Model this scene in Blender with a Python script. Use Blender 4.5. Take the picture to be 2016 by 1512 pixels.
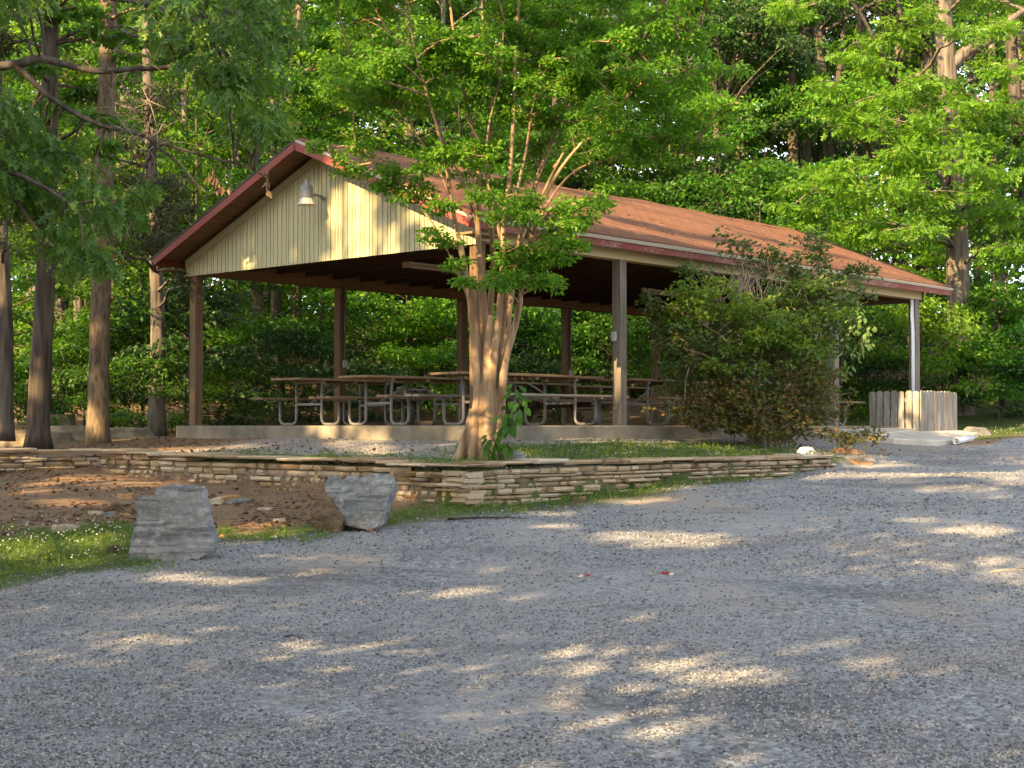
import bpy, bmesh, math, random
import numpy as np
from mathutils import Vector, Matrix, noise as mnoise

for o in list(bpy.data.objects):
    bpy.data.objects.remove(o)
sc = bpy.context.scene
COL = sc.collection
R = math.radians
rng = np.random.default_rng(11)
random.seed(11)

# ------------------------------------------------------------------ camera
F = 2950.0                      # focal length in pixels of the 2016 px wide photograph
CX, CY, HZ = 1008.0, 756.0, 840.0
PITCH = math.atan((HZ - CY) / F)
CAMZ = -0.015
cam = bpy.data.cameras.new('camera')
cam.sensor_width = 36.0
cam.lens = F / 2016.0 * 36.0
cam.clip_end = 2000.0
cam_o = bpy.data.objects.new('camera', cam)
COL.objects.link(cam_o)
cam_o.location = (0, 0, CAMZ)
cam_o.rotation_euler = (R(90) + PITCH, 0, 0)
sc.camera = cam_o

# ------------------------------------------------------------------ light
SUN_EL = R(25.0)
SUN_AZ = math.atan2(-0.64, -0.768)          # compass direction of the sun in plan (x, y)
SUN = Vector((math.sin(SUN_AZ) * math.cos(SUN_EL), math.cos(SUN_AZ) * math.cos(SUN_EL), math.sin(SUN_EL)))
world = bpy.data.worlds.new('World')
sc.world = world
world.use_nodes = True
wn = world.node_tree.nodes
wl = world.node_tree.links
bg = wn['Background']
sky = wn.new('ShaderNodeTexSky')
sky.sky_type = 'NISHITA'
sky.sun_disc = False
sky.sun_elevation = SUN_EL
sky.sun_rotation = SUN_AZ
sky.air_density = 1.0
sky.dust_density = 1.5
hsv = wn.new('ShaderNodeHueSaturation')      # thin haze whitens the blue of the sky
hsv.inputs['Saturation'].default_value = 0.36
wl.new(sky.outputs['Color'], hsv.inputs['Color'])
wl.new(hsv.outputs['Color'], bg.inputs['Color'])
bg.inputs['Strength'].default_value = 0.125
sl = bpy.data.lights.new('sun', 'SUN')
sl.energy = 4.9
sl.angle = R(0.5)
sl.color = (1.0, 0.70, 0.35)
sun_o = bpy.data.objects.new('sun', sl)
COL.objects.link(sun_o)
sun_o.location = (-20, -20, 30)
sun_o.rotation_euler = (-SUN).to_track_quat('-Z', 'Y').to_euler()

sc.view_settings.view_transform = 'Standard'
sc.view_settings.look = 'None'
sc.view_settings.exposure = 2.25
sc.view_settings.gamma = 1.0
sc.render.engine = 'CYCLES'
sc.cycles.max_bounces = 7
sc.cycles.diffuse_bounces = 4
sc.cycles.glossy_bounces = 2
sc.cycles.transmission_bounces = 4
sc.cycles.caustics_reflective = False
sc.cycles.caustics_refractive = False
sc.cycles.use_denoising = True
sc.cycles.denoiser = "OPENIMAGEDENOISE"
sc.cycles.denoising_input_passes = "RGB_ALBEDO_NORMAL"
sc.cycles.denoising_prefilter = "NONE"

# ------------------------------------------------------------------ projection helpers
FW = Vector((0, math.cos(PITCH), math.sin(PITCH)))
UP = Vector((0, -math.sin(PITCH), math.cos(PITCH)))

def at(px, py, D):
    """the point D metres in front of the camera (along y) seen at a photo position"""
    d = FW + UP * ((CY - py) / F) + Vector(((px - CX) / F, 0, 0))
    d *= D / d.y
    return Vector((d.x, d.y, d.z + CAMZ))

# pavilion frame: origin at its near corner post, local x along the long side, local y along the gable
P0 = Vector((-0.45, 19.5, 0.0))
THETA = R(47.9)
E1 = Vector((math.cos(THETA), math.sin(THETA), 0))
E2 = Vector((-math.sin(THETA), math.cos(THETA), 0))
PW, PL = 6.1, 12.1

def pav(s, t, z=0.0):
    p = P0 + E1 * s + E2 * t
    return Vector((p.x, p.y, z))

def to_st(x, y):
    dx, dy = x - P0.x, y - P0.y
    return dx * E1.x + dy * E1.y, dx * E2.x + dy * E2.y

# ------------------------------------------------------------------ object helpers
def tag(o, label=None, cat=None, group=None, kind=None):
    if label: o['label'] = label
    if cat: o['category'] = cat
    if group: o['group'] = group
    if kind: o['kind'] = kind
    return o

def empty(name, loc=(0, 0, 0), rz=0.0):
    o = bpy.data.objects.new(name, None)
    o.empty_display_size = 0.2
    o.location = loc
    o.rotation_euler = (0, 0, rz)
    COL.objects.link(o)
    return o

def link_mesh(name, me, mat, parent=None, loc=None):
    o = bpy.data.objects.new(name, me)
    if mat is not None and not me.materials:
        me.materials.append(mat)
    COL.objects.link(o)
    if parent is not None:
        o.parent = parent
    if loc is not None:
        o.location = loc
    return o

class MB:
    """collects solids and builds them as one mesh"""
    def __init__(s):
        s.v, s.f, s.sm = [], [], []
    def add(s, vs, fs, smooth=False):
        n = len(s.v)
        s.v += [tuple(v) for v in vs]
        s.f += [tuple(i + n for i in f) for f in fs]
        s.sm += [smooth] * len(fs)
    def box(s, x0, x1, y0, y1, z0, z1):
        vs = [(x0, y0, z0), (x1, y0, z0), (x1, y1, z0), (x0, y1, z0), (x0, y0, z1), (x1, y0, z1), (x1, y1, z1), (x0, y1, z1)]
        s.add(vs, [(0, 3, 2, 1), (4, 5, 6, 7), (0, 1, 5, 4), (1, 2, 6, 5), (2, 3, 7, 6), (3, 0, 4, 7)])
    def bar(s, a, b, w, h, up=(0, 0, 1)):
        a, b = Vector(a), Vector(b)
        d = (b - a).normalized()
        x = d.cross(Vector(up))
        if x.length < 1e-4: x = Vector((1, 0, 0))
        x.normalize()
        y = x.cross(d)
        vs = []
        for p in (a, b):
            for sx, sy in ((-1, -1), (1, -1), (1, 1), (-1, 1)):
                vs.append(p + x * (sx * w / 2) + y * (sy * h / 2))
        s.add(vs, [(0, 1, 2, 3), (7, 6, 5, 4), (0, 4, 5, 1), (1, 5, 6, 2), (2, 6, 7, 3), (3, 7, 4, 0)])
    def tube(s, pts, rad, n=8, wob=0.0, caps=True):
        pts = [Vector(p) for p in pts]
        if not hasattr(rad, '__len__'): rad = [rad] * len(pts)
        vs, fs = [], []
        prev = None
        for i, p in enumerate(pts):
            d = (pts[min(i + 1, len(pts) - 1)] - pts[max(i - 1, 0)])
            if d.length < 1e-6: d = Vector((0, 0, 1))
            d.normalize()
            if prev is None:
                a = d.orthogonal().normalized()
            else:
                a = prev - d * prev.dot(d)
                if a.length < 1e-5: a = d.orthogonal()
                a.normalize()
            prev = a
            b = d.cross(a)
            for k in range(n):
                t = 2 * math.pi * k / n
                r = rad[i] * (1 + (wob * random.uniform(-1, 1) if wob else 0))
                vs.append(p + a * (math.cos(t) * r) + b * (math.sin(t) * r))
        for i in range(len(pts) - 1):
            for k in range(n):
                k2 = (k + 1) % n
                fs.append((i * n + k, i * n + k2, (i + 1) * n + k2, (i + 1) * n + k))
        if caps:
            fs.append(tuple(range(n - 1, -1, -1)))
            fs.append(tuple((len(pts) - 1) * n + k for k in range(n)))
        s.add(vs, fs, True)
    def prism(s, outline, depth_vec):
        """outline: list of 3D points; extruded along depth_vec"""
        n = len(outline)
        o = [Vector(p) for p in outline]
        q = [p + Vector(depth_vec) for p in o]
        fs = [tuple(range(n - 1, -1, -1)), tuple(range(n, 2 * n))]
        for i in range(n):
            j = (i + 1) % n
            fs.append((i, j, n + j, n + i))
        s.add(o + q, fs)
    def lathe(s, prof, n=16, c=(0, 0, 0)):
        vs, fs = [], []
        for (r, z) in prof:
            for k in range(n):
                t = 2 * math.pi * k / n
                vs.append((c[0] + r * math.cos(t), c[1] + r * math.sin(t), c[2] + z))
        for i in range(len(prof) - 1):
            for k in range(n):
                k2 = (k + 1) % n
                fs.append((i * n + k, i * n + k2, (i + 1) * n + k2, (i + 1) * n + k))
        s.add(vs, fs, True)
    def mesh(s, name):
        me = bpy.data.meshes.new(name)
        me.from_pydata(s.v, [], s.f)
        me.polygons.foreach_set('use_smooth', np.array(s.sm, dtype=bool))
        me.validate()
        me.update()
        return me
    def build(s, name, mat, parent=None, loc=None, bevel=0.0, fix=True):
        me = s.mesh(name)
        if bevel or fix:
            bm = bmesh.new()
            bm.from_mesh(me)
            bmesh.ops.recalc_face_normals(bm, faces=bm.faces)
            if bevel:
                es = [e for e in bm.edges if len(e.link_faces) == 2 and not (e.link_faces[0].smooth and e.link_faces[1].smooth) and e.calc_face_angle(0) > 0.6]
                bmesh.ops.bevel(bm, geom=es, offset=bevel, segments=1, affect='EDGES', clamp_overlap=True)
            bm.to_mesh(me)
            bm.free()
        return link_mesh(name, me, mat, parent, loc)

def np_mesh(name, V, loops, starts, mat_idx=None, smooth=False):
    me = bpy.data.meshes.new(name)
    me.vertices.add(len(V))
    me.vertices.foreach_set('co', np.ascontiguousarray(V, dtype=np.float32).ravel())
    me.loops.add(len(loops))
    me.loops.foreach_set('vertex_index', loops.astype(np.int32))
    me.polygons.add(len(starts))
    me.polygons.foreach_set('loop_start', starts.astype(np.int32))
    if mat_idx is not None:
        me.polygons.foreach_set('material_index', mat_idx.astype(np.int32))
    me.polygons.foreach_set('use_smooth', np.full(len(starts), smooth, dtype=bool))
    me.update(calc_edges=True)
    me.validate()
    return me

# leaf templates: (u along the leaf, v across, h out of plane), faces
LEAF = (np.array([[0, 0, 0], [.38, .30, .07], [1, 0, -.05], [.38, -.30, .07]], float), [(0, 2, 1), (0, 3, 2)])
SLIM = (np.array([[0, 0, 0], [.45, .15, .03], [1, 0, -.06], [.45, -.15, .03]], float), [(0, 2, 1), (0, 3, 2)])
OVAL = (np.array([[0, 0, 0], [.22, .22, .05], [.6, .26, .05], [1, 0, -.08], [.6, -.26, .05], [.22, -.22, .05], [.5, 0, 0]], float),
        [(0, 6, 1), (1, 6, 2), (2, 6, 3), (0, 5, 6), (5, 4, 6), (4, 3, 6)])
_half = [(0, .02), (.16, .05), (.25, .24), (.34, .09), (.46, .10), (.60, .36), (.66, .12), (.78, .10), (.90, .20), (.92, .05), (1, 0)]
_ov = [[u, v, .25 * v - .12 * u * u] for u, v in _half] + [[u, -v, .25 * v - .12 * u * u] for u, v in _half]
OAK = (np.array(_ov, float), [(0, 10, 9, 8, 7, 6, 5, 4, 3, 2, 1), (11, 12, 13, 14, 15, 16, 17, 18, 19, 20, 21)])

def nrm(a):
    return a / np.maximum(np.linalg.norm(a, axis=-1, keepdims=True), 1e-9)

def leaf_mesh(name, pos, axis, normal, length, tpl):
    T, faces = tpl
    axis = nrm(axis)
    side = nrm(np.cross(normal, axis))
    nor = np.cross(axis, side)
    L = length[:, None, None]
    V = pos[:, None, :] + L * (T[None, :, 0:1] * axis[:, None, :] + T[None, :, 1:2] * side[:, None, :] + T[None, :, 2:3] * nor[:, None, :])
    n, k = len(pos), len(T)
    fl = np.concatenate([np.array(f) for f in faces])
    fs = np.cumsum([0] + [len(f) for f in faces][:-1])
    loops = (np.arange(n)[:, None] * k + fl[None, :]).ravel()
    starts = (np.arange(n)[:, None] * len(fl) + fs[None, :]).ravel()
    return np_mesh(name, V.reshape(-1, 3), loops, starts)

def cluster_leaves(centers, radii, counts, rg, flat=0.35, droop=0.25, size=(0.08, 0.13), up=0.9, power=0.6):
    """leaf positions, axes, normals, lengths for flattened sprays round the centres"""
    centers = np.asarray(centers, float)
    radii = np.asarray(radii, float)
    counts = np.asarray(counts, int)
    idx = np.repeat(np.arange(len(centers)), counts)
    n = len(idx)
    d = nrm(rg.normal(size=(n, 3)))
    rr = rg.random(n) ** power
    off = d * rr[:, None] * radii[idx][:, None]
    off[:, 2] = off[:, 2] * flat - droop * 0.5 * (np.hypot(off[:, 0], off[:, 1]) ** 2) / np.maximum(radii[idx], .05)
    pos = centers[idx] + off
    ax = d.copy()
    ax[:, 2] = ax[:, 2] * 0.3 - droop
    ax = nrm(ax + rg.normal(size=(n, 3)) * 0.45)
    nor = rg.normal(size=(n, 3)) * 0.75
    nor[:, 2] += up
    nor = nrm(nor)
    ln = rg.uniform(size[0], size[1], n)
    return pos, ax, nor, ln

def join_leaves(parts):
    return [np.concatenate(x) for x in zip(*parts)]

# ------------------------------------------------------------------ materials
class NT:
    def __init__(s, name):
        s.m = bpy.data.materials.new(name)
        s.m.use_nodes = True
        s.n, s.l = s.m.node_tree.nodes, s.m.node_tree.links
        s.b = s.n['Principled BSDF']
        s.out = s.n['Material Output']
    def node(s, t, **kw):
        x = s.n.new(t)
        for k, v in kw.items(): setattr(x, k, v)
        return x
    def set(s, node, **kw):
        for k, v in kw.items():
            i = node.inputs[k.replace('_', ' ')]
            if hasattr(v, 'links') or isinstance(v, bpy.types.NodeSocket): s.l.new(v, i)
            else: i.default_value = v
        return node
    def coord(s, kind='Object', scale=(1, 1, 1), rot=(0, 0, 0)):
        tc = s.node('ShaderNodeTexCoord')
        mp = s.node('ShaderNodeMapping')
        mp.inputs['Scale'].default_value = scale
        mp.inputs['Rotation'].default_value = rot
        s.l.new(tc.outputs[kind], mp.inputs['Vector'])
        return mp.outputs['Vector']
    def noise(s, vec, scale, detail=4, rough=0.55):
        x = s.node('ShaderNodeTexNoise')
        s.l.new(vec, x.inputs['Vector'])
        x.inputs['Scale'].default_value = scale
        x.inputs['Detail'].default_value = detail
        x.inputs['Roughness'].default_value = rough
        return x.outputs['Fac']
    def voro(s, vec, scale, out='Color', feature='F1'):
        x = s.node('ShaderNodeTexVoronoi', feature=feature)
        s.l.new(vec, x.inputs['Vector'])
        x.inputs['Scale'].default_value = scale
        return x.outputs[out]
    def ramp(s, fac, stops):
        x = s.node('ShaderNodeValToRGB')
        s.l.new(fac, x.inputs['Fac'])
        e = x.color_ramp.elements
        while len(e) < len(stops): e.new(0.5)
        for el, (p, c) in zip(e, stops):
            el.position = p
            el.color = (*c, 1) if len(c) == 3 else c
        return x.outputs['Color']
    def mix(s, fac, a, b, mode='MIX'):
        x = s.node('ShaderNodeMix', data_type='RGBA', blend_type=mode)
        for sock, v in ((x.inputs[0], fac), (x.inputs[6], a), (x.inputs[7], b)):
            if isinstance(v, bpy.types.NodeSocket): s.l.new(v, sock)
            else: sock.default_value = v if not isinstance(v, tuple) or len(v) == 4 else (*v, 1)
        return x.outputs[2]
    def math(s, op, a, b=0.0):
        x = s.node('ShaderNodeMath', operation=op)
        for i, v in enumerate((a, b)):
            if isinstance(v, bpy.types.NodeSocket): s.l.new(v, x.inputs[i])
            else: x.inputs[i].default_value = v
        return x.outputs[0]
    def attr(s, name):
        x = s.node('ShaderNodeAttribute', attribute_name=name)
        return x.outputs['Fac']
    def bump(s, h, strength=0.3, dist=0.02):
        x = s.node('ShaderNodeBump')
        x.inputs['Strength'].default_value = strength
        x.inputs['Distance'].default_value = dist
        s.l.new(h, x.inputs['Height'])
        s.l.new(x.outputs['Normal'], s.b.inputs['Normal'])
    def done(s, color=None, rough=0.8, spec=0.3, metal=0.0):
        if color is not None:
            if isinstance(color, bpy.types.NodeSocket): s.l.new(color, s.b.inputs['Base Color'])
            else: s.b.inputs['Base Color'].default_value = (*color, 1)
        if isinstance(rough, bpy.types.NodeSocket): s.l.new(rough, s.b.inputs['Roughness'])
        else: s.b.inputs['Roughness'].default_value = rough
        s.b.inputs['Specular IOR Level'].default_value = spec
        s.b.inputs['Metallic'].default_value = metal
        return s.m

def leaf_mat(name, stops, trans_col, trans=0.4, rough=0.5, spec=0.35, var=0.25):
    t = NT(name)
    g = t.node('ShaderNodeNewGeometry')
    oi = t.node('ShaderNodeObjectInfo')
    c = t.ramp(g.outputs['Random Per Island'], stops)
    # whole-plant variation
    hs = t.node('ShaderNodeHueSaturation')
    v = t.math('ADD', t.math('MULTIPLY', oi.outputs['Random'], var), 1 - var / 2)
    h = t.math('ADD', t.math('MULTIPLY', oi.outputs['Random'], 0.03), 0.485)
    t.l.new(v, hs.inputs['Value'])
    t.l.new(h, hs.inputs['Hue'])
    t.l.new(c, hs.inputs['Color'])
    t.done(hs.outputs['Color'], rough, spec)
    tr = t.node('ShaderNodeBsdfTranslucent')
    tc = t.mix(0.55, hs.outputs['Color'], trans_col)
    t.l.new(tc, tr.inputs['Color'])
    mx = t.node('ShaderNodeMixShader')
    mx.inputs[0].default_value = trans
    t.l.new(t.b.outputs[0], mx.inputs[1])
    t.l.new(tr.outputs[0], mx.inputs[2])
    t.l.new(mx.outputs[0], t.out.inputs['Surface'])
    return t.m

def bark_mat(name, dark, mid, light, scale=9.0, stretch=0.12, bump=0.8, dist=0.03):
    t = NT(name)
    v = t.coord('Object', (1, 1, stretch))
    n1 = t.noise(v, scale, 8, 0.65)
    vo = t.voro(v, scale * 1.6, 'Distance')
    v2 = t.coord('Object', (1, 1, .6))
    n2 = t.noise(v2, 1.6, 3)
    h = t.math('ADD', n1, t.math('MULTIPLY', vo, 0.5))
    c = t.ramp(h, [(0.48, dark), (0.66, mid), (0.92, light)])
    c = t.mix(t.math('MULTIPLY', n2, 0.6), c, t.mix(0.5, c, light))
    t.bump(h, bump, dist)
    return t.done(c, 0.9, 0.15)

M = {}
M['leaf_bright'] = leaf_mat('leaf_bright', [(0, (.040, .125, .010)), (.5, (.080, .205, .012)), (1, (.150, .270, .014))], (.31, .52, .02, 1), .5)
M['leaf_mid'] = leaf_mat('leaf_mid', [(0, (.013, .058, .008)), (.5, (.033, .115, .010)), (1, (.080, .195, .012))], (.21, .42, .02, 1), .46)
M['leaf_dark'] = leaf_mat('leaf_dark', [(0, (.012, .042, .010)), (.6, (.022, .062, .013)), (1, (.042, .090, .016))], (.08, .17, .02, 1), .3)
M['leaf_oak'] = leaf_mat('leaf_oak', [(0, (.030, .090, .016)), (.6, (.065, .155, .020)), (1, (.140, .220, .024))], (.20, .34, .02, 1), .4, .45, .45)
M['leaf_myrtle'] = leaf_mat('leaf_myrtle', [(0, (.038, .120, .010)), (.5, (.078, .200, .012)), (1, (.145, .262, .016))], (.27, .52, .02, 1), .46)
M['leaf_shrub'] = leaf_mat('leaf_shrub', [(0, (.030, .058, .014)), (.55, (.065, .120, .020)), (.85, (.105, .145, .024)), (1, (.140, .085, .024))], (.17, .24, .02, 1), .32, .4, .5)
M['leaf_shrub_new'] = leaf_mat('leaf_shrub_new', [(0, (.060, .125, .014)), (.6, (.110, .190, .018)), (1, (.190, .230, .025))], (.32, .44, .02, 1), .42)
M['leaf_shrub_brown'] = leaf_mat('leaf_shrub_brown', [(0, (.040, .056, .014)), (.5, (.075, .085, .018)), (.8, (.120, .090, .022)), (1, (.200, .090, .025))], (.24, .20, .02, 1), .3)
M['leaf_pale'] = leaf_mat('leaf_pale', [(0, (.10, .20, .04)), (1, (.18, .28, .07))], (.26, .40, .06, 1), .4)
M['needle'] = leaf_mat('needle', [(0, (.030, .042, .012)), (.6, (.050, .062, .018)), (1, (.085, .065, .022))], (.10, .12, .02, 1), .25)
M['leaf_dead'] = leaf_mat('leaf_dead', [(0, (.06, .030, .015)), (.5, (.13, .065, .030)), (1, (.26, .15, .07))], (.2, .1, .04, 1), .15)
M['grass'] = leaf_mat('grass', [(0, (.045, .105, .014)), (.5, (.085, .165, .018)), (1, (.180, .230, .030))], (.2, .32, .03, 1), .35)
M['flower_white'] = leaf_mat('flower_white', [(0, (.65, .65, .55)), (1, (.8, .8, .72))], (.7, .7, .6, 1), .3)

M['bark_grey'] = bark_mat('bark_grey', (.022, .018, .014), (.070, .057, .045), (.150, .125, .100), 8)
M['bark_tan'] = bark_mat('bark_tan', (.038, .028, .019), (.090, .066, .043), (.165, .124, .080), 14, .25, .5, .015)
M['bark_dark'] = bark_mat('bark_dark', (.014, .011, .009), (.040, .032, .024), (.090, .072, .055), 9)
M['bark_myrtle'] = bark_mat('bark_myrtle', (.085, .050, .028), (.220, .135, .076), (.350, .250, .155), 8, .08, .5, .014)
M['twig'] = bark_mat('twig', (.10, .075, .05), (.20, .155, .11), (.34, .28, .20), 20, .3, .3, .005)

def wood_mat(name, dark, light, axis='z', scale=1.0, rough=.8):
    t = NT(name)
    st = {'x': (.06, 1, 1), 'y': (1, .06, 1), 'z': (1, 1, .06)}[axis]
    v = t.coord('Object', tuple(c * scale for c in st))
    n = t.noise(v, 26, 6, .6)
    n2 = t.noise(t.coord('Object', (1, 1, 1)), 1.7, 3)
    c = t.ramp(t.math('ADD', t.math('MULTIPLY', n, .75), t.math('MULTIPLY', n2, .3)), [(.32, dark), (.72, light)])
    t.bump(n, .35, .006)
    return t.done(c, rough, .2)

M['post_wood'] = wood_mat('post_wood', (.075, .045, .025), (.200, .128, .074), 'z')
M['post_grey'] = wood_mat('post_grey', (.085, .070, .055), (.240, .205, .165), 'z')
M['beam_wood'] = wood_mat('beam_wood', (.110, .055, .022), (.250, .140, .062), 'x')
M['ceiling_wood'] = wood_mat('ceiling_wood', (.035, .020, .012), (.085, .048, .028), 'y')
M['soffit_wood'] = wood_mat('soffit_wood', (.12, .07, .035), (.26, .16, .08), 'x')
M['table_wood'] = wood_mat('table_wood', (.13, .085, .048), (.30, .21, .125), 'x')
M['bench_grey'] = wood_mat('bench_grey', (.15, .125, .095), (.33, .285, .225), 'x')
M['dark_wood'] = wood_mat('dark_wood', (.030, .018, .010), (.085, .050, .026), 'z')

t = NT('picket_wood')
v = t.coord('Object', (1, 1, .07))
n = t.noise(v, 30, 6, .6)
z = t.node('ShaderNodeSeparateXYZ'); t.l.new(t.coord('Object'), z.inputs[0])
n2 = t.noise(t.coord('Object', (3, 3, 1)), 2.2, 4)
dirt = t.math('MULTIPLY', t.math('SUBTRACT', n2, .38), 2.2)
c = t.ramp(n, [(.3, (.17, .155, .135)), (.7, (.36, .335, .295))])
c = t.mix(t.math('MAXIMUM', dirt, 0.0), c, (.13, .10, .07))
t.bump(n, .3, .005)
M['picket_wood'] = t.done(c, .85, .15)

def paint_mat(name, col, var=.12, chip=None, rough=.55):
    t = NT(name)
    v = t.coord('Object')
    n = t.noise(v, 3.0, 5)
    c = t.mix(t.math('MULTIPLY', n, var * 4), tuple(x * (1 - var) for x in col), tuple(min(1, x * (1 + var)) for x in col))
    if chip:
        n3 = t.noise(t.coord('Object', (1, 4, 4)), 14, 5, .7)
        big = t.noise(v, 1.3, 2)
        k = t.ramp(t.math('ADD', t.math('MULTIPLY', n3, .7), t.math('MULTIPLY', big, .3)), [(.50, (0, 0, 0)), (.62, (1, 1, 1))])
        c = t.mix(k, c, chip)
    t.bump(n, .05, .01)
    return t.done(c, rough, .35)

M['siding'] = paint_mat('siding', (.40, .375, .215), .14)
M['groove'] = paint_mat('groove', (.16, .14, .08), .08)
M['frieze'] = paint_mat('frieze', (.47, .37, .19), .08)
M['red_trim'] = paint_mat('red_trim', (.21, .043, .026), .2, (.16, .05, .035))
M['red_chipped'] = paint_mat('red_chipped', (.24, .055, .045), .12, (.38, .29, .26))
M['drip_edge'] = paint_mat('drip_edge', (.40, .35, .27), .1)
M['metal_grey'] = NT('metal_grey').done((.30, .30, .30), .45, .5, .8)
M['galv'] = paint_mat('galv', (.21, .20, .18), .12, None, .5)
M['pvc_white'] = paint_mat('pvc_white', (.72, .73, .76), .06, None, .4)
M['lamp_grey'] = paint_mat('lamp_grey', (.23, .23, .23), .1, None, .5)
M['lens'] = paint_mat('lens', (.55, .52, .44), .1, None, .25)
M['fixture'] = paint_mat('fixture', (.50, .41, .30), .1)
M['grey_box'] = paint_mat('grey_box', (.33, .33, .31), .1)
M['black_iron'] = paint_mat('black_iron', (.03, .03, .032), .2, None, .6)

# shingles: local x runs along the ridge, y down the slope
t = NT('shingles')
v = t.coord('Object')
br = t.node('ShaderNodeTexBrick')
t.l.new(v, br.inputs['Vector'])
br.inputs['Scale'].default_value = 1.0
br.inputs['Brick Width'].default_value = .30
br.inputs['Row Height'].default_value = .150
br.inputs['Mortar Size'].default_value = .026
br.inputs['Mortar Smooth'].default_value = .3
br.inputs['Bias'].default_value = 0
br.inputs['Color1'].default_value = (.120, .050, .027, 1)
br.inputs['Color2'].default_value = (.230, .098, .052, 1)
br.inputs['Mortar'].default_value = (.075, .040, .028, 1)
n = t.noise(v, 1.1, 4)
g = t.noise(v, 120, 2)
c = t.mix(t.math('MULTIPLY', n, .5), br.outputs['Color'], (.145, .068, .042))
c = t.mix(.35, c, t.ramp(g, [(.3, (.07, .034, .022)), (.7, (.28, .15, .095))]))
mossn = t.noise(t.coord('Object', (1, .35, 1)), 2.3, 5, .65)
c = t.mix(t.ramp(mossn, [(.60, (0, 0, 0)), (.78, (.55, .55, .55))]), c, (.105, .080, .055))
t.bump(br.outputs['Fac'], -.6, .012)
M['shingles'] = t.done(c, .95, .1)

# concrete
def concrete(name, a, b):
    t = NT(name)
    v = t.coord('Object')
    n = t.noise(v, 2.4, 6, .6); n2 = t.noise(v, 60, 3)
    c = t.ramp(t.math('ADD', t.math('MULTIPLY', n, .8), t.math('MULTIPLY', n2, .2)), [(.36, a), (.64, b)])
    t.bump(n2, .2, .004)
    return t.done(c, .9, .2)
M['concrete'] = concrete('concrete', (.115, .10, .078), (.235, .205, .155))
M['concrete_pale'] = concrete('concrete_pale', (.34, .31, .26), (.52, .48, .40))

# stones
def stone(name, stops, scale=2.0, vein=True, bump=.6, wet=None):
    t = NT(name)
    v = t.coord('Object', (1, 1, 2.4))
    n = t.noise(v, scale, 10, .68)
    n2 = t.noise(t.coord('Object'), scale * 9, 6, .7)
    h = t.math('ADD', t.math('MULTIPLY', n, .7), t.math('MULTIPLY', n2, .3))
    c = t.ramp(h, stops)
    if vein:
        bed = t.noise(t.coord('Object', (.7, .7, 9), (.12, .06, 0)), 2.2, 7, .7)          # bedding bands and dark weathering
        c = t.mix(t.ramp(bed, [(.52, (0, 0, 0)), (.60, (.75, .75, .75)), (.68, (.2, .2, .2))]), c, (.060, .060, .062))
        li = t.noise(t.coord('Object', (1, 1, 1)), 6, 6, .75)
        sta = t.noise(t.coord('Object', (1, 1, .8)), 2.1, 6, .65)      # clay and lichen stains
        c = t.mix(t.ramp(sta, [(.54, (0, 0, 0)), (.66, (.65, .65, .65))]), c, (.175, .125, .075))
        c = t.mix(t.ramp(li, [(.56, (0, 0, 0)), (.66, (.6, .6, .6))]), c, (.42, .42, .40))
        sp = t.noise(t.coord('Object'), 34, 4, .7)
        c = t.mix(t.ramp(sp, [(.60, (0, 0, 0)), (.68, (.7, .7, .7))]), c, (.07, .07, .075))
    t.bump(h, bump, .03)
    return t.done(c, .85, .25)
M['limestone'] = stone('limestone', [(.32, (.050, .050, .050)), (.42, (.125, .125, .122)), (.52, (.215, .212, .205)), (.66, (.34, .335, .32))], 2.6, bump=1.0)
M['darkstone'] = stone('darkstone', [(.34, (.05, .048, .044)), (.5, (.11, .107, .10)), (.66, (.19, .185, .17))], vein=False)
M['brownrock'] = stone('brownrock', [(.36, (.035, .023, .014)), (.48, (.11, .072, .040)), (.56, (.17, .12, .07)), (.66, (.30, .25, .19))], 4.5, vein=False, bump=1.0)
M['ledge'] = stone('ledge', [(.34, (.07, .055, .035)), (.5, (.20, .165, .11)), (.66, (.38, .32, .22))], vein=False)
M['flag_orange'] = stone('flag_orange', [(.34, (.19, .10, .045)), (.5, (.33, .19, .09)), (.66, (.46, .32, .19))], vein=False)
M['flag_pale'] = stone('flag_pale', [(.34, (.27, .21, .13)), (.5, (.40, .33, .23)), (.66, (.52, .45, .34))], vein=False)
M['white_rock'] = stone('white_rock', [(.34, (.45, .42, .38)), (.5, (.60, .57, .53)), (.66, (.72, .70, .66))], vein=False)

t = NT('stacked_stone')
g = t.node('ShaderNodeNewGeometry')
c0 = t.ramp(g.outputs['Random Per Island'], [(0, (.13, .075, .034)), (.25, (.31, .205, .108)), (.5, (.44, .32, .19)), (.75, (.38, .30, .205)), (.92, (.50, .43, .33)), (1, (.22, .10, .05))])
v = t.coord('Object', (1, 1, 2.5))
n = t.noise(v, 5, 8, .65); n2 = t.noise(v, 40, 5, .7)
c = t.mix(t.ramp(n, [(.35, (0, 0, 0)), (.7, (.75, .75, .75))]), c0, (.43, .355, .255))
c = t.mix(t.ramp(n2, [(.48, (0, 0, 0)), (.75, (.6, .6, .6))]), c, (.12, .075, .04))
t.bump(t.math('ADD', n, n2), .5, .012)
M['stacked_stone'] = t.done(c, .9, .15)

# gravel stones (loose)
t = NT('gravel_stone')
g = t.node('ShaderNodeNewGeometry')
c = t.ramp(g.outputs['Random Per Island'], [(0, (.060, .061, .066)), (.25, (.13, .132, .14)), (.55, (.215, .216, .222)), (.85, (.28, .279, .278)), (.96, (.33, .328, .32)), (1, (.28, .20, .13))])
M['gravel_stone'] = t.done(c, .85, .25)

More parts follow.
